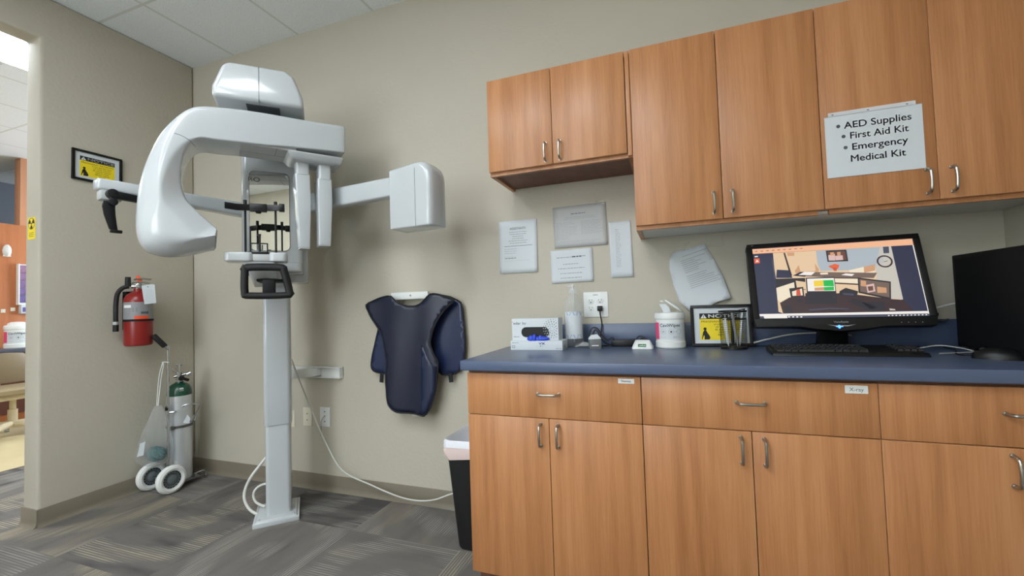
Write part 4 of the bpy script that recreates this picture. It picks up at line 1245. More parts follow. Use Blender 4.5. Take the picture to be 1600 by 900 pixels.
b = MB(); b.lathe([(0.0705, 0.0), (0.0735, 0.0), (0.0735, 0.016), (0.0705, 0.016)], (0.005, 0.005, 0.385), n=36, cap=(False, False)); b.box(0.03, 0.06, -0.082, -0.06, 0.383, 0.403); b.build('clamp_band', plain('dull steel band', S(110, 110, 112), 0.4, metal=0.8), OX)
b = MB(); b.hexa([(x, y, z) for z in (0.515, 0.533) for x, y in ((hb.x - 0.012, hb.y - 0.012), (hb.x + 0.012, hb.y - 0.012), (-0.035, -0.042), (-0.06, -0.03))]); b.build('clamp_arm', M_blackm, OX)
b = MB(); b.tube([(0.07, -0.02, 0.525), (0.09, 0.0, 0.535), (0.16, 0.03, 0.535), (0.165, 0.03, 0.53), (0.125, 0.02, 0.445), (0.08, 0.01, 0.41)], 0.0045, 8, smooth=3); b.cyl((0.118, 0.018, 0.432), (0.13, 0.022, 0.458), 0.010, n=12); b.build('side_crank', M_chrome, OX)
cyl = thing('oxygen_cylinder', 'brushed aluminium oxygen cylinder with green shoulder on the cart', 'gas cylinder', (0.155, -0.205, 0.042))
b = MB(); b.lathe([(0.0, 0.0), (0.062, 0.0), (0.068, 0.008), (0.069, 0.02), (0.069, 0.552)], n=40, cap=(False, False)); b.build('tank', M_alu, cyl)
b = MB(); b.lathe([(0.0692, 0.552), (0.0692, 0.565), (0.066, 0.59), (0.056, 0.612), (0.04, 0.626), (0.026, 0.632), (0.022, 0.64), (0.0, 0.64)], n=40, cap=(False, False)); b.build('shoulder', M_green, cyl)
vo = math.atan2(CAM.y + 0.205, CAM.x - 0.155); or_ = Vector((-math.sin(vo), math.cos(vo), 0)); of = Vector((math.cos(vo), math.sin(vo), 0)); O3 = lambda r_, f_, z_: or_ * r_ + of * f_ + UZ * z_
b = MB(); b.cyl((0, 0, 0.635), (0, 0, 0.70), 0.016, n=16); b.box(-0.018, 0.018, -0.014, 0.014, 0.65, 0.675); b.cyl(O3(-0.03, 0, 0.675), O3(0.055, 0, 0.69), 0.009, n=12); b.cyl(O3(0.04, 0.01, 0.682), O3(0.062, 0.01, 0.694), 0.015, n=16); b.tube([O3(-0.01, 0, 0.70), O3(-0.03, 0.0, 0.715), O3(-0.034, 0, 0.735)], 0.005, 8); b.cyl((0, 0, 0.70), (0, 0, 0.755), 0.005, n=10); b.cyl(O3(-0.016, 0, 0.752), O3(0.016, 0, 0.752), 0.005, n=10)
b.build('regulator', M_chrome, cyl)
b = MB(); b.cyl(O3(0.012, 0.015, 0.665), O3(0.012, 0.045, 0.665), 0.017, n=18); b.cyl(O3(0.03, 0.015, 0.655), O3(0.045, 0.04, 0.650), 0.010, n=14); b.build('valve_knob', M_black, cyl)
for z0, z1, a0, a1, nm in ((0.06, 0.135, -0.55, -0.15, 'sticker'), (0.585, 0.605, 0.0, 0.35, 'sticker')):
    b = MB(); N = 8; R0 = 0.0696 if z0 < 0.5 else 0.067; R1 = 0.0696 if z0 < 0.5 else 0.0605
    rg = [[(R * math.cos(vo + a0 + (a1 - a0) * i / N), R * math.sin(vo + a0 + (a1 - a0) * i / N), z) for i in range(N + 1)] for R, z in ((R0, z0), (R1, z1))]
    b.loft(rg, cap=(False, False), closed=False); b.build(nm, M_paper2, cyl)
b = MB(); b.hexa([O3(r_, 0.074 + 0.001 * q, z_) for q in (0, 1) for r_, z_ in ((0.018, 0.375), (0.052, 0.365), (0.056, 0.40), (0.04, 0.425))]); b.build('hang_tag', M_paper, cyl)
# bag
BG = thing('plastic_bag', 'clear plastic drawstring bag of green tubing hanging from the cart', 'bag', (0.045, -0.30, 0.16))
bo = Vector((0.045, -0.30, 0.16)); bw = RT.copy(); bw.z = 0; bw.normalize(); bd = Vector((-bw.y, bw.x, 0))
BP = lambda u, v: onplane(u, v, (0, -0.33, 0), Vector((0, 1, 0)))
def bag_ring(v, ul, ur, dp, N=44, amp=0.10):
    a, c = BP(ul, v), BP(ur, v); md = (a + c) / 2; h = (c - a).length / 2; ex_ = (c - a).normalized()
    out = []
    for i in range(N):
        t_ = 2 * PI * i / N; w_ = 1 + amp * (0.6 * math.sin(i * 1.35 + v * 0.05) + 0.5 * math.sin(i * 0.71 - v * 0.11))
        out.append(md + ex_ * (h * w_ * math.cos(t_)) + Vector((ex_.y, -ex_.x, 0)) * (dp * w_ * math.sin(t_)) - bo)
    return out
b = MB(); b.loft([bag_ring(v, l, r, d) for v, l, r, d in ((634, 243, 251, 0.012), (641, 240, 254, 0.022), (655, 235, 259, 0.032), (672, 229, 263, 0.045), (690, 222, 265, 0.055), (706, 217.5, 265, 0.06), (718, 219, 262, 0.055), (725, 227, 255, 0.04), (727, 236, 248, 0.01))])
b.build('bag_body', M_bag, BG, angle=70)
b = MB(); q0, q1 = BP(247, 634) - bo, BP(254, 566) - bo; q2 = BP(262.5, 566) - bo; q3 = BP(250, 590) - bo
b.tube([q0, q3 + Vector((0.012, 0, 0)), q1 + Vector((0.01, 0, -0.02)), q1, q2, q2 + Vector((0, 0.0, -0.004))], 0.0028, 8, smooth=3); b.tube([q0 + Vector((-0.012, 0, 0)), q3 + Vector((-0.01, 0, 0)), q1 + Vector((-0.002, 0, -0.01)), q1], 0.0028, 8, smooth=3); b.build('drawstring', M_white, BG)
b = MB(); cbx = BP(244, 708) - bo
for j in range(6):
    pts = []
    for i in range(18):
        a = i * 0.9 + j * 1.1; q = 0.25 + 2.6 * ((i * 0.37 + j * 0.21) % 1.0)
        pts.append(cbx + Vector((0.058 * math.cos(a) * math.sin(q) + 0.004 * (j - 2), 0.036 * math.sin(a) * math.sin(q), 0.042 * math.cos(q) - 0.004)))
    b.tube(pts, 0.0075, 7, smooth=3)
b.lathe([(0.0, -0.02), (0.03, -0.012), (0.034, 0.0), (0.02, 0.03), (0.008, 0.045)], cbx + Vector((0.01, 0, 0.0)), (0.5, -0.6, 0.6), 18); b.build('oxygen_tubing', M_teal, BG)
b = MB(); q = [BP(u, v) - bo + Vector((0, -0.04, 0)) for u, v in ((230, 690), (238, 687), (235, 708), (225, 711))]; b.loft([q, [p + Vector((0, 0.001, 0)) for p in q]]); b.build('paper_insert', M_paper, BG)

# ------------------------------------------------------------------ things on the worktop
ZC = 0.914
# glove box
GB = thing('glove_box', 'white glove box with black oval opening and blue glove', 'glove box', (2.69, -0.20, ZC))
b = MB(); b.box(-0.13, 0.10, -0.02, 0.062, 0.0, 0.147); b.build('carton', M_paper, GB, bevel=0.0015)
b = MB(); b.box(-0.13, 0.122, -0.045, 0.062, 0.0, 0.043); b.build('lower_box', M_paper, GB, bevel=0.0015)
k = Ink(); k.poly(rrect(-0.082, 0.055, 0.058, 0.106, 0.023), 0, 0)
k.text('edar by', -0.122, 0.119, 0.013, 1, 1, 'LEFT', width=0.064); k.rect(-0.126, -0.123, 0.128, 0.133, 2, 1)
for rr, nn, L in ((0.011, 7, 0.0032), (0.021, 12, 0.0042), (0.032, 17, 0.0046), (0.042, 22, 0.0034)):
    for q in range(nn):
        a = 2 * PI * (q + 0.5 * (nn % 2)) / nn; cx_, cy_ = 0.070 + rr * math.cos(a), 0.098 + rr * math.sin(a)
        if cx_ > 0.0955 or cy_ > 0.143 or cy_ < 0.052: continue
        w_ = L * 0.42; c_, s_ = math.cos(a), math.sin(a)
        inside = cx_ < 0.054 and 0.058 < cy_ < 0.106
        k.poly([(cx_ + L * c_, cy_ + L * s_), (cx_ + L * 0.3 * c_ - w_ * s_, cy_ + L * 0.3 * s_ + w_ * c_), (cx_ - L * c_, cy_ - L * s_), (cx_ + L * 0.3 * c_ + w_ * s_, cy_ + L * 0.3 * s_ - w_ * c_)], 3 if inside else 0, 1)
lines(k, -0.122, -0.09, 0.060, 0.060, 1, 4, 0.004, 0.02)
k.build('print', [M_inkb, M_inkd, M_pink, M_paper, M_ink], GB, (0, -0.0202, 0), (1, 0, 0), (0, 0, 1))
k = Ink(); k.text('VX', 0.024, 0.026, 0.010, 0, 1, 'CENTER', width=0.03, bold=0.12); k.disc(0.018, 0.019, 0.0025, 0, 1, 10); k.disc(0.028, 0.018, 0.0018, 2, 1, 10); k.rect(-0.122, -0.108, 0.010, 0.020, 1, 0); k.rect(-0.12, -0.11, 0.012, 0.018, 3, 1)
lines(k, -0.122, -0.09, 0.034, 0.034, 1, 2, 0.003, 0.02); lines(k, 0.09, 0.118, 0.008, 0.008, 1, 2, 0.003, 0.02)
k.build('print', [M_bluep, M_inkd, M_ink, M_paper], GB, (0, -0.0452, 0), (1, 0, 0), (0, 0, 1))
k = Ink(); k.poly([(0.035, 0.008), (0.05, 0.008), (0.042, 0.024)], 0)
k.build('print', [M_inkd], GB, (0.1222, -0.045, 0), (0, 1, 0), (0, 0, 1))
b = MB()
for cx_, w_, h_, e_ in ((-0.034, 0.018, 0.022, 0.004), (-0.018, 0.016, 0.028, 0.009), (0.0, 0.014, 0.016, 0.0), (0.018, 0.015, 0.022, 0.006)):
    b.lathe([(w_, 0.0), (w_ * 0.9, h_ * 0.4), (w_ * 0.5, h_ * 0.8), (0.002, h_)], (cx_, -0.028 - e_ * 0.5, 0.047), (0.35 * math.sin(cx_ * 300), -0.25, 1), 7)
b.lathe([(0.016, 0.0), (0.012, 0.02), (0.004, 0.04)], (0.018, -0.030, 0.049), (1, 0, 0.08), 8)
tag(b.build('glove', M_glove, angle=20, loc=(2.69, -0.20, ZC)), 'crumpled blue nitrile glove poking out of the glove box', 'glove')

# clear pump bottle
t = thing('pump_bottle', 'clear plastic bottle with white cap and patterned label behind the glove box', 'bottle', (2.834, -0.085, ZC))
b = MB(); b.lathe([(0.0, 0.0), (0.043, 0.0), (0.047, 0.008), (0.047, 0.19), (0.044, 0.21), (0.034, 0.235), (0.02, 0.252), (0.013, 0.258), (0.013, 0.275)], n=36, cap=(False, False)); b.build('bottle', M_bottle, t)
b = MB(); b.lathe([(0.016, 0.262), (0.0165, 0.275), (0.010, 0.283), (0.007, 0.298), (0.007, 0.30), (0.0, 0.30)], n=20, cap=(True, False)); b.cyl((0, 0, 0.02), (0, 0, 0.27), 0.003, n=8); b.box(-0.022, 0.006, -0.006, 0.006, 0.296, 0.302); b.build('pump', clear('milky pump plastic', (0.95, 0.96, 0.96), 0.35, 0.3), t)
va2 = math.atan2(CAM.y + 0.085, CAM.x - 2.834)
b = MB(); N = 16; rg = [[(0.0476 * math.cos(va2 - 1.0 + 2.0 * i / N), 0.0476 * math.sin(va2 - 1.0 + 2.0 * i / N), z) for i in range(N + 1)] for z in (0.042, 0.172)]
b.loft(rg, cap=(False, False), closed=False); lb = b.build('front_label', M_paper, t)
k = Ink()
for x_, y_, w_ in ((-0.03, 0.10, 0.02), (-0.03, 0.082, 0.035), (-0.03, 0.073, 0.042), (-0.03, 0.06, 0.022)): k.rect(x_, x_ + w_, y_, y_ + 0.003, 0)
k.build('print', M_ink, lb, (0, 0, 0), (1, 0, 0), (0, 0, 1), fn=wrap(k, 0.0479, 0.042, va2))
M_pale = plain('pale blue print', S(150, 165, 200), 0.6)
for yy in (0.003, 0.112):
    k = Ink()
    for i in range(5):
        x_ = -0.04 + i * 0.017; k.poly([(x_, yy), (x_ + 0.006, yy), (x_ + 0.014, yy + 0.017), (x_ + 0.008, yy + 0.017)] if i % 2 else [(x_ + 0.008, yy), (x_ + 0.014, yy), (x_ + 0.006, yy + 0.017), (x_, yy + 0.017)], 0)
    k.build('pattern_band', M_pale, lb, (0, 0, 0), (1, 0, 0), (0, 0, 1), fn=wrap(k, 0.0479, 0.042, va2))

# small clear packet behind the boxes
t = thing('plastic_packet', 'crinkled clear packet of white tubing right of the pump bottle', 'packet', (2.90, -0.12, ZC))
b = MB()
for i in range(5): b.tube([(-0.05 + 0.02 * i * 0.3, -0.02 + 0.01 * i, 0.006), (-0.02, -0.03 + 0.012 * i, 0.012 + 0.003 * i), (0.02, -0.02 + 0.01 * i, 0.01), (0.045, -0.015 + 0.006 * i, 0.006)], 0.003, 6, smooth=3)
b.build('contents', M_cableg, t)
b = MB(); b.loft([[(x_ * k_, y_ * k_, z_) for x_, y_ in ((-0.055, -0.035), (0.055, -0.03), (0.05, 0.04), (-0.05, 0.035))] for k_, z_ in ((1, 0.0), (0.9, 0.014), (0.4, 0.026))]); b.build('film', M_bag, t)

# small grey cube carton
t = thing('small_carton', 'tiny silver grey cube carton with raised flap, in front of the cords', 'carton', (2.947, -0.17, ZC), math.radians(18))
b = MB(); b.box(-0.026, 0.026, -0.022, 0.026, 0, 0.045); b.build('carton', plain('silver card', S(120, 122, 124), 0.35, metal=0.3), t, bevel=0.001)
b = MB(); b.hexa([(-0.030, -0.024, 0.045), (0.026, -0.024, 0.047), (0.028, 0.02, 0.050), (-0.026, 0.02, 0.048), (-0.02, -0.02, 0.047), (0.026, -0.02, 0.049), (0.012, 0.0, 0.066), (-0.016, 0.0, 0.064)]); b.build('flap', M_paper, t)
k = Ink(); k.rect(-0.018, 0.014, 0.014, 0.019, 0); k.build('print', M_white, t, (0, -0.022, 0), (1, 0, 0), (0, 0, 1))

# black plug, cord and adapter
t = thing('adapter_cord', 'black power adapter with coiled cord plugged into the wall outlet', 'power adapter', (3.05, -0.06, ZC))
to = Vector((3.05, -0.06, ZC))
b = MB(); b.box(2.954 - 0.012 - to.x, 2.954 + 0.012 - to.x, -0.035 - to.y, -0.008 - to.y, 1.097 - 0.014 - ZC, 1.097 + 0.012 - ZC); b.build('plug', M_black, t, bevel=0.004)
b = MB()
b.tube([Vector(p) - to for p in ((2.954, -0.025, 1.085), (2.957, -0.03, 1.06), (2.962, -0.03, 1.02), (2.957, -0.045, 0.97), (2.95, -0.06, 0.93), (2.93, -0.07, 0.925), (2.905, -0.06, 0.96), (2.915, -0.05, 1.0), (2.94, -0.045, 1.0), (2.965, -0.05, 0.965), (2.99, -0.06, 0.945), (3.015, -0.06, 0.955), (3.02, -0.06, 0.935), (3.0, -0.06, 0.922), (2.97, -0.065, 0.94), (2.945, -0.06, 0.985), (2.93, -0.06, 0.99), (2.92, -0.07, 0.95), (2.96, -0.08, 0.919), (3.02, -0.07, 0.925))], 0.0032, 8, smooth=5)
b.tube([Vector(p) - to for p in ((3.09, -0.06, 0.935), (3.12, -0.08, 0.925), (3.13, -0.06, 0.955), (3.15, -0.06, 0.96), (3.18, -0.07, 0.94), (3.17, -0.1, 0.92), (3.14, -0.09, 0.93), (3.15, -0.07, 0.952), (3.18, -0.08, 0.935), (3.185, -0.095, 0.92), (3.165, -0.122, 0.925))], 0.003, 8, smooth=5)
b.build('cord', M_cablek, t)
b = MB(); b.box(-0.04, 0.075, -0.02, 0.03, 0.0, 0.032); b.build('brick', M_black, t, bevel=0.004)

# white dock with green display
t = thing('sensor_dock', 'small white tabletop device with green display', 'device', (3.158, -0.165, ZC))
b = MB(); b.loft([[(x_, y_, z_) for x_, y_ in rrect(-hx, hx, y0, y1, r_, 4)] for hx, y0, y1, r_, z_ in ((0.045, -0.03, 0.04, 0.012, 0.0), (0.045, -0.03, 0.04, 0.012, 0.008), (0.033, -0.014, 0.035, 0.012, 0.034), (0.029, -0.008, 0.032, 0.010, 0.038))]); b.build('case', M_white, t, bevel=0.002)
k = Ink(); k.rect(-0.018, 0.016, 0.004, 0.018, 0, 0)
for j in range(5): k.rect(-0.013 + j * 0.0055, -0.0095 + j * 0.0055, 0.008, 0.011 + 0.0015 * (j % 3), 1, 1)
k.build('display', [plain('green display', S(20, 110, 60), 0.3), M_white], t, (0, -0.0308, 0.008), (1, 0, 0), Vector((0, 0.524, 0.852)).normalized())

# canister of wipes
def canister(loc, va, label, s=1.0, open_lid=True, group='wipes canisters'):
    t = thing('wipes_canister', label, 'canister', loc, 0, group); t.scale = (s, s, s)
    b = MB(); b.lathe([(0.0, 0.0), (0.060, 0.0), (0.064, 0.005), (0.064, 0.028), (0.0615, 0.031), (0.0615, 0.128), (0.064, 0.130), (0.064, 0.132), (0.0, 0.132)], n=44, cap=(False, False)); bd_ = b.build('body', M_white, t)
    b = MB(); b.lathe([(0.0655, 0.132), (0.0655, 0.148), (0.063, 0.155), (0.058, 0.158), (0.0, 0.158)], n=44, cap=(True, False)); ld_ = b.build('lid', M_white, t)
    f = Vector((math.cos(va), math.sin(va), 0)); r = Vector((-f.y, f.x, 0))
    K = lambda a, q, z: r * a + f * q + UZ * z
    if open_lid:
        b = MB(); ringA = [K(0.056 + 0.0, 0, 0.156)]
        c0 = K(0.018, 0.0, 0.186); n_ = K(0.6, 0.0, 0.8).normalized(); t1 = K(0.8, 0, -0.6).normalized(); t2 = f
        b.loft([[c0 + n_ * h_ + t1 * (0.046 * q_ * math.cos(a)) + t2 * (0.040 * q_ * math.sin(a)) for a in [2 * PI * i / 24 for i in range(24)]] for h_, q_ in ((-0.003, 0.94), (0.0, 1.0), (0.005, 0.96), (0.009, 0.7), (0.010, 0.2))])
        b.hexa([K(a, q, z) for z, a in ((0.206, -0.026), (0.212, -0.03)) for a, q in ((a - 0.01, -0.006), (a + 0.004, -0.006), (a + 0.004, 0.006), (a - 0.01, 0.006))])
        b.build('flip_cap', M_white, ld_)
        b = MB(); b.loft([[K(a, q, z) for a, q in ((x0_, -0.012), (x1_, -0.010), (x1_, 0.010), (x0_, 0.012))] for x0_, x1_, z in ((-0.022, 0.006, 0.155), (-0.034, 0.0, 0.18), (-0.042, -0.014, 0.196))]); b.build('wipe', M_paper, t, angle=20)
    else:
        b = MB(); b.lathe([(0.05, 0.158), (0.046, 0.172), (0.03, 0.180), (0.0, 0.182)], n=32, cap=(True, False)); b.build('flip_cap', M_white, ld_)
    b = MB(); N = 24; rg = [[(0.0622 * math.cos(va - 1.25 + 2.6 * i / N), 0.0622 * math.sin(va - 1.25 + 2.6 * i / N), z) for i in range(N + 1)] for z in (0.04, 0.112)]
    b.loft(rg, cap=(False, False), closed=False); lb = b.build('front_label', M_paper, bd_)
    k = Ink()
    for i in range(4): k.rect(-0.084 + i * 0.008, -0.076 + i * 0.008, 0.0, 0.074, 1, 0)
    k.text('CaviWipes', -0.046, 0.056, 0.0135, 0, 1, 'LEFT', width=0.088, bold=0.04)
    for i in range(3): k.ring(-0.03 + i * 0.034, 0.034, 0.011, 0.0012, 2, 1)
    k.disc(0.004, 0.034, 0.004, 0, 1, 10); k.rect(-0.034, -0.026, 0.031, 0.037, 2, 1); k.rect(0.014, 0.03, 0.0335, 0.035, 2, 1)
    lines(k, -0.045, 0.045, 0.050, 0.050, 1, 2, 0.0012, 0.2); lines(k, -0.045, -0.015, 0.010, 0.010, 1, 2, 0.0012, 0.2); lines(k, 0.012, 0.045, 0.012, 0.009, 2, 2, 0.0014, 0.2)
    k.build('print', [M_inkb, M_pink, M_ink], lb, (0, 0, 0), (1, 0, 0), (0, 0, 1), fn=wrap(k, 0.0625, 0.04, va))
    return t


cl = (3.276, -0.095, ZC); canister(cl, math.atan2(CAM.y - cl[1], CAM.x - cl[0]), 'white wipes canister with open lid on the blue worktop')

# pen cup
t = thing('pen_cup', 'black wire mesh pen cup in front of the framed notice', 'pen cup', (3.527, -0.135, ZC))
b = MB(); R0, R1, HH = 0.049, 0.052, 0.158
for i in range(38):
    a = 2 * PI * i / 38; b.cyl((R0 * math.cos(a), R0 * math.sin(a), 0.004), (R1 * math.cos(a), R1 * math.sin(a), HH), 0.00055, n=4, cap=False)
for j in range(20):
    z = 0.006 + (HH - 0.01) * j / 19; R_ = R0 + (R1 - R0) * z / HH
    b.lathe([(R_ - 0.0004, z - 0.0004), (R_ + 0.0004, z - 0.0004), (R_ + 0.0004, z + 0.0004), (R_ - 0.0004, z + 0.0004), (R_ - 0.0004, z - 0.0004)], n=30, cap=(False, False))
b.build('mesh_wall', M_black, t, smooth=False)
b = MB(); b.lathe([(0.0, 0.0), (0.051, 0.0), (0.051, 0.008), (0.0, 0.008)], n=32, cap=(False, False)); b.build('cup_base', M_black, t)
b = MB(); b.lathe([(R1 - 0.003, HH - 0.004), (R1 + 0.003, HH - 0.004), (R1 + 0.003, HH + 0.003), (R1 - 0.003, HH + 0.003), (R1 - 0.003, HH - 0.004)], n=32, cap=(False, False)); b.build('rim', M_black, t)


def pen(x, y, dx, dy, L, r, mats, label):
    p0 = Vector((3.527 + x, -0.135 + y, ZC + 0.012)); d = Vector((dx, dy, 1)).normalized()
    b = MB(); b.lathe([(0.001, 0.0), (r * 0.5, 0.008), (r, 0.018), (r, L * 0.55), (r, L - 0.004), (r * 0.7, L)], tuple(p0), tuple(d), 12)
    o = b.build('pen', mats, off=p0, loc=p0); tag(o, label, 'pen', 'pens in the wire cup')
    b = MB(); b.lathe([(r * 1.15, L * 0.6), (r * 1.15, L * 0.99), (r * 0.6, L)], (0, 0, 0), tuple(d), 12); b.build('pen_cap', mats, o)


pen(-0.022, -0.012, -0.08, 0.05, 0.118, 0.0075, M_white, 'short white pen at the left of the wire cup')
pen(-0.005, -0.005, 0.03, 0.03, 0.145, 0.006, M_black, 'black pen in the middle of the wire cup')
pen(0.012, -0.015, -0.10, 0.06, 0.14, 0.006, M_cableg, 'grey pen right of the middle in the wire cup')
pen(0.022, 0.0, 0.12, 0.04, 0.15, 0.0065, M_alu, 'silver pen at the right of the wire cup')
b = MB()
s0 = Vector((3.527, -0.135, ZC)); SL = lambda x, y, z: Vector((x, y, z))
for e_, q_ in ((1, 0.0), (-1, 0.0)):
    b.cyl((-0.04, 0.012 * e_, 0.135 + 0.012 * e_), (0.05, 0.008 * e_, 0.145 + 0.02 * e_), 0.003, n=8)
tag(b.build('scissors', M_black, loc=(3.527, -0.135, ZC)), 'black scissors lying across the top of the wire cup', 'scissors', None)

# monitor
MC = Vector((3.877, -0.188, 1.1855)); mt_l = 0.2725
MON = thing('computer_monitor', 'black widescreen computer monitor tilted back on the worktop', 'monitor', (MC.x, MC.y, ZC))
eyM = Vector((0, math.sin(mt_l), math.cos(mt_l))); exM = Vector((1, 0, 0)); nM = exM.cross(eyM)   # n faces the room
mo_ = MC - Vector((MC.x, MC.y, ZC))
SW, SH = 0.531, 0.299
def mon_box(b, x0, x1, y0, y1, d0, d1):
    b.hexa([mo_ + exM * x + eyM * y + nM * d for d in (d0, d1) for x, y in ((x0, y0), (x1, y0), (x1, y1), (x0, y1))])
b = MB()
mon_box(b, -SW / 2 - 0.019, SW / 2 + 0.019, SH / 2, SH / 2 + 0.018, -0.035, 0.006); mon_box(b, -SW / 2 - 0.019, -SW / 2, -SH / 2, SH / 2, -0.035, 0.006)
mon_box(b, SW / 2, SW / 2 + 0.019, -SH / 2, SH / 2, -0.035, 0.006)
poly = [(-SW / 2 - 0.019, -SH / 2)] + [(-SW / 2 - 0.015, -SH / 2 - 0.034), (-0.13, -SH / 2 - 0.034), (-0.08, -SH / 2 - 0.044), (0.0, -SH / 2 - 0.052), (0.08, -SH / 2 - 0.044), (0.13, -SH / 2 - 0.034), (SW / 2 + 0.015, -SH / 2 - 0.034)] + [(SW / 2 + 0.019, -SH / 2)]
b.prism(poly, lambda x, y, d: mo_ + exM * x + eyM * y + nM * d, -0.035, 0.006)
mon_box(b, -SW / 2, SW / 2, -SH / 2, SH / 2, -0.035, -0.004)
b.build('bezel', M_black, MON, bevel=0.002)
b = MB(); mon_box(b, -0.17, 0.17, -0.12, 0.12, -0.075, -0.034); b.build('rear_housing', M_blackm, MON, bevel=0.02, seg=3)
b = MB(); b.hexa([(-0.05, 0.045, 0.01), (0.05, 0.045, 0.01), (0.05, 0.085, 0.01), (-0.05, 0.085, 0.01), (-0.04, 0.0, 0.16), (0.04, 0.0, 0.16), (0.04, 0.06, 0.2), (-0.04, 0.06, 0.2)]); b.build('stand_neck', M_black, MON, bevel=0.004)
b = MB(); b.lathe([(0.0, 0.0), (0.095, 0.0), (0.10, 0.004), (0.095, 0.012), (0.05, 0.02), (0.0, 0.02)], (0, 0.068, 0), n=40, cap=(False, False)); b.build('stand_base', M_black, MON)
b = MB(); mon_box(b, -SW / 2, SW / 2, -SH / 2, SH / 2, -0.004, 0.001); scr = b.build('screen', glow('lit navy screen', S(40, 44, 72), 0.75), MON); scr['label'] = 'lit screen showing a reception desk picture'
for nm_, c_ in ():
    pass
SCOL = [S(40, 44, 72), S(250, 190, 150), S(236, 204, 166), S(206, 200, 190), S(178, 188, 196), S(58, 36, 42), S(36, 34, 44), S(246, 232, 206), S(250, 244, 238), S(214, 80, 52),
        S(250, 214, 60), S(20, 190, 80), S(214, 160, 120), S(120, 100, 90), S(226, 190, 186), S(110, 70, 56), S(70, 74, 96), S(236, 100, 60)]
SM = [glow('screen colour ' + chr(97 + i), c, 0.85) for i, c in enumerate(SCOL)]
def spx(x, y):
    p = onplane(1160 + x / 4.09, 350 + y / 4.09, MC + nM * 0.001, nM) - MC
    return max(-SW / 2, min(SW / 2, p.dot(exM))), max(-SH / 2, min(SH / 2, p.dot(eyM)))
k = Ink()
def sp(pts, mi, l=1): k.poly([spx(x, y) for x, y in pts], mi, l)
sp([(60, 162), (1085, 94), (1093, 134), (64, 192)], 1)                         # browser bar
for i in range(9): sp([(80 + i * 36, 174 - i * 2.4), (96 + i * 36, 173 - i * 2.4), (96 + i * 36, 177 - i * 2.4), (80 + i * 36, 178 - i * 2.4)], 13, 2)
sp([(195, 186), (950, 142), (1025, 482), (600, 560), (262, 572), (230, 560)], 2)  # picture ground
sp([(470, 172), (890, 146), (905, 250), (480, 255)], 4, 2); sp([(880, 144), (950, 142), (1027, 482), (870, 470), (850, 250)], 3, 2)
sp([(195, 190), (262, 185), (298, 295), (222, 295)], 2, 2); sp([(262, 185), (272, 184), (318, 330), (305, 332)], 5, 3); sp([(220, 292), (298, 296), (320, 345), (215, 345)], 0, 3)
sp([(285, 184), (330, 182), (332, 203), (290, 205)], 12, 3)
sp([(480, 255), (860, 240), (850, 290), (500, 300)], 4, 3)
sp([(335, 300), (360, 262), (462, 252), (490, 290), (486, 305), (340, 315)], 12, 4); sp([(360, 262), (462, 252), (468, 300), (372, 306)], 2, 5)   # armchairs
sp([(680, 296), (770, 275), (845, 258), (850, 300), (840, 320), (690, 312)], 7, 4); sp([(775, 274), (845, 258), (848, 298), (778, 312)], 12, 5)
sp([(532, 170), (664, 164), (676, 238), (544, 242)], 6, 4); sp([(542, 178), (656, 172), (666, 230), (552, 234)], 15, 5); sp([(548, 200), (590, 190), (594, 234), (552, 234)], 14, 6); sp([(592, 204), (640, 200), (644, 230), (596, 233)], 14, 6); sp([(560, 182), (584, 180), (586, 200), (562, 202)], 12, 7); sp([(604, 180), (626, 178), (628, 200), (606, 202)], 12, 7)
k.ring(*spx(909, 239), 0.0245, 0.0055, 5, 5); sp([(897, 146), (935, 144), (938, 186), (902, 188)], 16, 5)
sp([(904, 240), (928, 234), (928, 237), (905, 243)], 5, 5)
sp([(548, 270), (590, 254), (620, 262), (612, 284), (596, 296), (570, 284)], 17, 5); sp([(575, 280), (600, 278), (602, 300), (585, 300)], 9, 6)
sp([(322, 330), (370, 306), (860, 312), (840, 345), (560, 342), (430, 336)], 13, 5); sp([(322, 330), (370, 306), (420, 308), (400, 338)], 6, 6); sp([(358, 326), (395, 306), (466, 306), (440, 328)], 8, 7); sp([(630, 326), (660, 316), (716, 320), (700, 333)], 8, 7); sp([(495, 312), (545, 310), (548, 322), (500, 324)], 7, 7)
sp([(590, 348), (738, 346), (738, 380), (590, 372)], 7, 6); sp([(592, 382), (738, 392), (738, 432), (600, 436)], 2, 6); sp([(590, 342), (740, 344), (740, 350), (590, 348)], 5, 7); sp([(590, 374), (740, 382), (740, 390), (590, 382)], 5, 7)
sp([(205, 350), (400, 345), (405, 420), (215, 420)], 6, 4); sp([(340, 362), (410, 372), (412, 416), (350, 418)], 2, 6)
sp([(214, 410), (330, 372), (338, 450), (240, 500), (222, 480)], 7, 6)
sp([(240, 505), (300, 470), (640, 440), (960, 480), (1100, 490), (1100, 552), (260, 572)], 5, 5)   # desk
sp([(412, 350), (584, 345), (594, 428), (418, 430)], 8, 8); sp([(404, 344), (588, 338), (600, 440), (412, 442)], 6, 7); sp([(455, 364), (516, 360), (518, 398), (458, 400)], 10, 9); sp([(516, 360), (580, 358), (586, 398), (520, 398)], 11, 9); sp([(460, 408), (584, 400), (586, 424), (462, 426)], 12, 9); sp([(520, 404), (584, 400), (586, 424), (524, 426)], 11, 10)
sp([(402, 442), (600, 440), (606, 510), (400, 512)], 6, 8)
sp([(736, 342), (948, 368), (950, 484), (742, 440)], 6, 7); sp([(746, 352), (938, 376), (940, 470), (752, 432)], 13, 8); sp([(790, 390), (840, 380), (850, 430), (800, 440)], 14, 9); sp([(860, 400), (920, 408), (922, 440), (862, 440)], 12, 9); sp([(800, 400), (834, 396), (836, 424), (806, 428)], 15, 10); sp([(756, 360), (790, 364), (790, 400), (756, 396)], 12, 9)
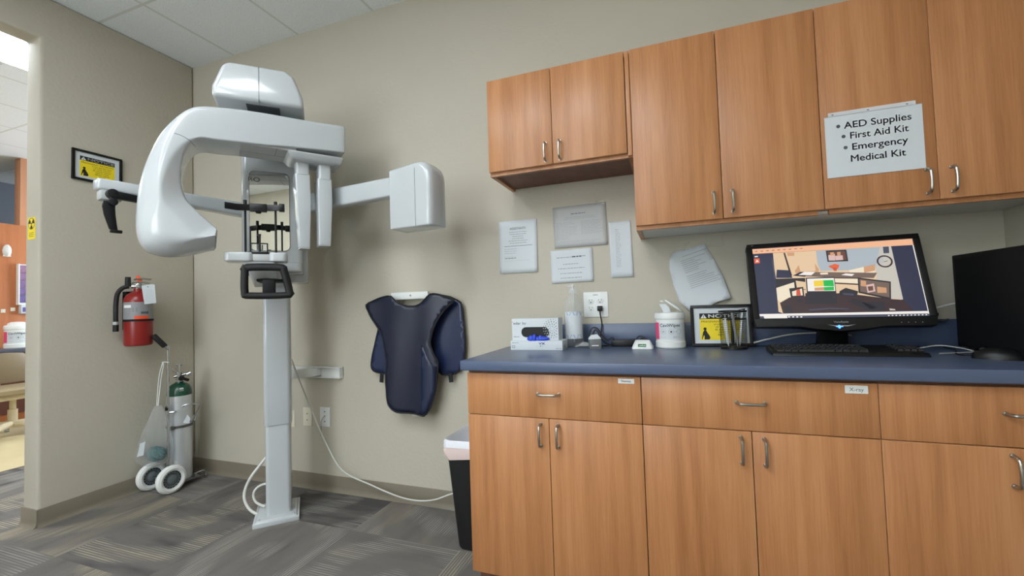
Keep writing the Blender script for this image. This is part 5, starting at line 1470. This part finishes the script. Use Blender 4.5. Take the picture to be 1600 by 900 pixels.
sp([(298, 412), (388, 402), (396, 462), (310, 470)], 6, 8); sp([(316, 432), (380, 412), (386, 456), (320, 460)], 7, 9); sp([(345, 420), (366, 416), (374, 456), (344, 458)], 9, 10)
sp([(620, 430), (660, 408), (740, 430), (730, 466), (620, 452)], 6, 8); sp([(640, 440), (710, 446), (712, 458), (644, 452)], 16, 9)
sp([(672, 490), (720, 478), (860, 530), (800, 556)], 6, 8); sp([(760, 500), (900, 496), (920, 548), (830, 556)], 6, 8); sp([(425, 545), (560, 535), (680, 540), (680, 546), (560, 544), (430, 556)], 16, 8); sp([(350, 480), (378, 478), (380, 500), (352, 502)], 6, 9); sp([(270, 520), (310, 525), (318, 566), (272, 568)], 6, 9); sp([(938, 540), (975, 544), (978, 552), (942, 552)], 3, 9)
sp([(950, 142), (1093, 134), (1195, 560), (1098, 562), (1027, 480)], 0, 9)      # dark page margins
sp([(64, 192), (195, 188), (232, 572), (108, 578)], 0, 9); sp([(185, 215), (195, 230), (215, 350), (206, 352)], 16, 10)
sp([(108, 576), (1190, 556), (1194, 572), (112, 590)], 8, 11)
sp([(112, 590), (1194, 572), (1197, 592), (115, 604)], 16, 11); sp([(1086, 135), (1093, 134), (1196, 575), (1189, 575)], 8, 13); sp([(135, 588), (285, 585), (288, 602), (140, 604)], 8, 12)
for i in range(4): sp([(292 + i * 26, 590), (304 + i * 26, 590), (304 + i * 26, 598), (292 + i * 26, 598)], 8, 12)
for i in range(11): sp([(930 + i * 24, 582 - i * 0.5), (940 + i * 24, 582 - i * 0.5), (940 + i * 24, 588 - i * 0.5), (930 + i * 24, 588 - i * 0.5)], 8, 12)
sp([(74, 222), (108, 219), (112, 250), (78, 254)], 17, 11); sp([(84, 244), (94, 228), (104, 242)], 8, 12); sp([(78, 206), (98, 204), (99, 211), (79, 213)], 8, 11)
k.build('screen_picture', SM, scr, mo_ + nM * 0.001, exM, eyM, gap=0.00006)
k = Ink(); k.text('ViewSonic', 0.0, -SH / 2 - 0.021, 0.0072, 0, 1, 'CENTER', width=0.046)
k.poly([(-0.045, -SH / 2 - 0.027), (-0.02, -SH / 2 - 0.034), (0.02, -SH / 2 - 0.034), (0.045, -SH / 2 - 0.027), (0.02, -SH / 2 - 0.031), (-0.02, -SH / 2 - 0.031)], 0, 0)
for i in range(4): k.disc(0.18 + i * 0.02, -SH / 2 - 0.022, 0.0014, 0, 0, 8)
k.rect(-SW / 2 - 0.004, -SW / 2 + 0.004, SH / 2 + 0.010, SH / 2 + 0.0115, 0, 0)
k.build('lettering', [M_xray_grey], MON, mo_ + nM * 0.0062, exM, eyM)
k = Ink(); k.disc(-0.008, -SH / 2 - 0.036, 0.005, 0, 0, 12, ry=0.007); k.rect(-0.018, 0.004, -SH / 2 - 0.037, -SH / 2 - 0.034, 0, 0)
k.build('power_light', glow('blue led', (0.05, 0.2, 1.0), 4.0), MON, mo_ + nM * 0.0066, exM, eyM)

# keyboard
KB = thing('keyboard', 'black computer keyboard in front of the monitor', 'keyboard', (3.85, -0.30, ZC))
b = MB(); b.hexa([(-0.228, -0.075, 0.0), (0.228, -0.075, 0.0), (0.222, 0.075, 0.0), (-0.222, 0.075, 0.0), (-0.224, -0.068, 0.013), (0.224, -0.068, 0.013), (0.220, 0.073, 0.026), (-0.220, 0.073, 0.026)]); b.build('case', M_black, KB, bevel=0.003)
kmesh = {}
def key(x, y, w):
    wk = round(w, 4)
    if wk not in kmesh:
        b = MB(); h = w / 2 - 0.0012; b.loft([[(-h, -0.0078, 0), (h, -0.0078, 0), (h, 0.0078, 0), (-h, 0.0078, 0)], [(-h + 0.002, -0.006, 0.007), (h - 0.002, -0.006, 0.007), (h - 0.002, 0.0062, 0.007), (-h + 0.002, 0.0062, 0.007)]])
        o = b.build('key', plain('satin black key', S(34, 34, 37), 0.4) if not kmesh else kmesh[next(iter(kmesh))].materials[0], KB, smooth=False); kmesh[wk] = o.data
    else:
        o = bpy.data.objects.new('key', kmesh[wk]); C.objects.link(o); o.parent = KB
    o.location = (x, y, 0.0135 + (y + 0.068) * 0.092); o.rotation_euler = (0.092, 0, 0)
kw = 0.0186
for r_, y_ in enumerate((-0.054, -0.0355, -0.017, 0.0015, 0.020, 0.046)):
    n_ = (8, 12, 13, 14, 15, 14)[r_]
    x_ = -0.212
    if r_ == 0:
        for w_ in (1.3, 1.2, 1.2, 5.9, 1.2, 1.2, 1.3, 1.5): key(x_ + w_ * kw / 2, y_, w_ * kw); x_ += w_ * kw
    else:
        e0 = (2.2, 1.75, 1.5, 1.0, 1.0)[r_ - 1]; key(x_ + e0 * kw / 2, y_, e0 * kw); x_ += e0 * kw
        for q in range(n_ - 2): key(x_ + kw / 2, y_, kw); x_ += kw
        w_ = (0.066 + 0.0035 - x_); key(x_ + w_ / 2, y_, w_)
    if r_ > 0:
        for q in range(4 if r_ < 5 else 2): key(0.158 + q * kw, y_, kw)
b = MB(); b.box(-0.01, 0.01, 0.060, 0.066, 0.024, 0.0262); b.build('logo_badge', M_seam, KB)

# mouse, tower, cables
MS = thing('computer_mouse', 'black computer mouse at the foot of the tower', 'mouse', (4.225, -0.40, ZC), math.radians(60))
b = MB(); b.loft([[(0.03 * math.sin(PI * (0.08 + 0.84 * q)) ** 0.6 * 1.05 * math.cos(a), -0.055 + 0.11 * q, 0.0 + max(0.0, (0.036 * math.sin(PI * (0.1 + 0.8 * q)) ** 0.7) * math.sin(a))) for a in [PI * i / 12 for i in range(13)]] for q in [j / 12 for j in range(13)]]); b.build('shell', M_black, MS, angle=60)
b = MB(); b.cyl((-0.004, 0.03, 0.027), (0.004, 0.03, 0.027), 0.008, n=16); b.build('scroll_wheel', M_blackm, MS)
TW = thing('computer_tower', 'black computer tower standing at the right end of the worktop', 'computer', (4.375, -0.31, ZC))
b = MB(); b.box(-0.105, 0.09, -0.195, 0.197, 0.012, 0.345); b.build('case', M_blackm, TW, bevel=0.003)
b = MB(); b.box(-0.105, 0.09, -0.222, -0.196, 0.012, 0.345); b.build('front_bezel', M_black, TW, bevel=0.008, seg=3)
b = MB(); b.box(-0.1055, -0.1045, -0.18, 0.18, 0.03, 0.33); b.build('side_panel', M_blackm, TW)
for x_ in (-0.08, 0.065):
    for y_ in (-0.17, 0.16):
        b = MB(); b.cyl((x_, y_, 0.0), (x_, y_, 0.014), 0.012, n=14); b.build('foot', M_rubber, TW)
wl = lambda u, v, y: onplane(u, v, (0, y, 0), Vector((0, 1, 0)))
def cable(name, pts, r, mat, label, group='computer cables'):
    pts = [Vector(p) for p in pts]
    b = MB(); b.tube(pts, r, 8, smooth=5); tag(b.build(name, mat), label, 'cable', group)
cable('monitor_cable', [wl(1172, 537, -0.06), wl(1200, 530, -0.07), wl(1240, 522, -0.07), wl(1290, 520, -0.07), wl(1330, 524, -0.06)], 0.0035, M_cable, 'white cable running from the framed notice behind the monitor stand')
cable('monitor_cable', [wl(1440, 492, -0.04), wl(1462, 482, -0.04), wl(1478, 477, -0.05), wl(1497, 473, -0.09)], 0.004, M_cable, 'white cable between monitor and computer tower')
cable('monitor_cable', [wl(1440, 498, -0.03), wl(1465, 490, -0.03), (4.24, -0.03, 1.01), (4.28, -0.05, 1.02)], 0.004, M_cablek, 'black cable behind the white one, between monitor and tower')
cable('keyboard_cable', [(4.04, -0.235, 0.93), (4.10, -0.20, 0.922), (4.17, -0.20, 0.935), (4.22, -0.22, 0.93), (4.245, -0.25, 0.920), (4.20, -0.27, 0.918), (4.13, -0.30, 0.918)], 0.0024, M_cableg, 'grey looped cable between keyboard and computer tower')
cable('mouse_cable', [(4.19, -0.37, 0.922), (4.17, -0.33, 0.918), (4.19, -0.26, 0.918), (4.23, -0.18, 0.918), (4.24, -0.09, 0.918)], 0.0022, M_cablek, 'thin black cable of the mouse')

# ------------------------------------------------------------------ the next room, seen through the doorway
b = MB(); b.box(-3.72, -3.6, -1.6, 1.6, 0, 2.205); struct(b.build('wall_partition', wood_mat('orange wood panel', S(170, 100, 58), S(188, 116, 70), S(200, 128, 82)), bevel=0.003))
b = MB(); b.box(-3.72, -3.6, 0.475, 1.6, 2.205, CEIL); struct(b.build('trim_2', wood_mat('light orange panel', S(206, 146, 110), S(214, 154, 118), S(222, 162, 126)), bevel=0.003))
t = thing('side_counter', 'dark grey counter along the wood panel in the next room', 'counter', (-3.6, 0.1, 0))
b = MB(); b.box(0.0, 0.42, -1.2, 1.2, 0.785, 0.83); b.build('top', plain('dark grey laminate', S(78, 80, 92), 0.35), t, bevel=0.004)
b = MB(); b.box(0.0, 0.02, -1.2, 1.2, 0.1, 0.785); b.box(0.0, 0.40, -1.2, -1.17, 0, 0.785); b.box(0.0, 0.40, 1.17, 1.2, 0, 0.785); b.build('frame', plain('dark reddish panel', S(104, 56, 40), 0.5), t)
cl = (-3.33, 0.36, 0.83); canister(cl, math.atan2(CAM.y - cl[1], CAM.x - cl[0]), 'wipes canister on the counter beyond the doorway', 1.55, False)
t = thing('soap_dispenser', 'white oval dispenser on the wood panel in the next room', 'dispenser', (-3.6, 0.372, 1.90))
b = MB(); b.lathe([(0.0, 0.0), (0.06, 0.0), (0.06, 0.02), (0.045, 0.04), (0.02, 0.05), (0, 0.05)], n=24, axis=(1, 0, 0), cap=(False, False)); o = b.build('cover', M_white, t); o.scale = (1, 0.55, 1.15)
b = MB(); b.box(0.0, 0.018, -0.03, 0.03, -0.062, -0.05); b.build('wall_plate', M_white, t)
t = thing('brochure_rack', 'brochure rack of purple leaflets by the doorway edge', 'rack', (-3.6, 0.52, 1.53))
b = MB(); b.box(0.0, 0.05, -0.06, 0.2, -0.23, -0.21); b.box(0.0, 0.05, -0.07, -0.06, -0.23, 0.23); b.box(0.0, 0.004, -0.06, 0.2, -0.21, 0.23); b.build('holder', M_white, t)
for i in range(5):
    b = MB(); b.box(0.006, 0.03, -0.058, 0.04, -0.205 + i * 0.085, -0.125 + i * 0.085)
    tag(b.build('leaflet', plain('leaflet print ' + chr(97 + i), S(100 + 12 * i, 84 + 6 * i, 140), 0.5, var=0.5, nscale=60), loc=(-3.6, 0.52, 1.53)), 'purple leaflet in the brochure rack beyond the doorway', 'leaflet', 'leaflets in the brochure rack')
for y_, z_, lb_ in ((0.35, 1.235, 'small white plate on the wood panel, left of the pair'), (0.425, 1.25, 'small white plate on the wood panel, right of the pair')):
    t = thing('switch_plate', lb_, 'wall plate', (-3.6, y_, z_), 0, 'switch plates on the wood panel')
    b = MB(); b.box(0, 0.006, -0.018, 0.018, -0.02, 0.02); b.build('plate', M_ivory, t, bevel=0.002)
    b = MB(); b.box(0.006, 0.010, -0.005, 0.005, -0.008, 0.008); b.build('toggle', M_white, t)
t = thing('glove_holder', 'small purple and white box holder on the wood panel', 'holder', (-3.6, 0.53, 1.25))
b = MB(); b.box(0, 0.06, -0.06, 0.1, -0.05, 0.05); b.build('carton', M_paper, t, bevel=0.002)
b = MB(); b.box(0.06, 0.0615, -0.05, 0.05, -0.03, 0.02); b.build('print', plain('purple print', S(92, 80, 150), 0.5), t)

ST = thing('dental_stool', 'tan upholstered stool on cream base beyond the doorway', 'stool', (-2.80, 0.13, 0))
b = MB(); b.loft([[(x_, y_, z_) for x_, y_ in rrect(-hx, hx, -hy, hy, 0.1, 6)] for hx, hy, z_ in ((0.19, 0.22, 0.415), (0.22, 0.25, 0.43), (0.225, 0.255, 0.465), (0.20, 0.23, 0.485))]); b.build('seat', M_tan, ST)
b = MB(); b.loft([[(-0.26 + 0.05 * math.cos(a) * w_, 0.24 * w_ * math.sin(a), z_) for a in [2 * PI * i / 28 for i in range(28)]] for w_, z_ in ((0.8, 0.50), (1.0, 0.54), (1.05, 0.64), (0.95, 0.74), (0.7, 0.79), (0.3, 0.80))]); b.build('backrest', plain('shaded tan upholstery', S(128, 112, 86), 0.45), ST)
b = MB(); b.tube([(-0.05, 0, 0.40), (-0.2, 0, 0.40), (-0.27, 0, 0.45), (-0.285, 0, 0.55)], 0.018, 10); b.box(-0.16, 0.14, -0.18, 0.22, 0.365, 0.415); b.build('seat_frame', M_cream, ST, bevel=0.006)
b = MB(); b.cyl((0, 0, 0.11), (0, 0, 0.26), 0.035, n=20); b.cyl((0, 0, 0.26), (0, 0, 0.38), 0.024, n=20); b.build('post', M_cream, ST)
for i in range(5):
    a = 2 * PI * i / 5 + 0.4
    b = MB(); b.tube([(0, 0, 0.12), (0.14 * math.cos(a), 0.14 * math.sin(a), 0.115), (0.29 * math.cos(a), 0.29 * math.sin(a), 0.07)], [0.03] * 5 + [0.022] * 4, 10, smooth=4); lg = b.build('leg', M_cream, ST)
    b = MB(); ca, sa = math.cos(a) * 0.29, math.sin(a) * 0.29; b.cyl((ca - 0.015 * sa / 0.29, sa + 0.015 * ca / 0.29, 0.03), (ca + 0.015 * sa / 0.29, sa - 0.015 * ca / 0.29, 0.03), 0.03, n=16); b.build('caster', M_xray_grey, lg)
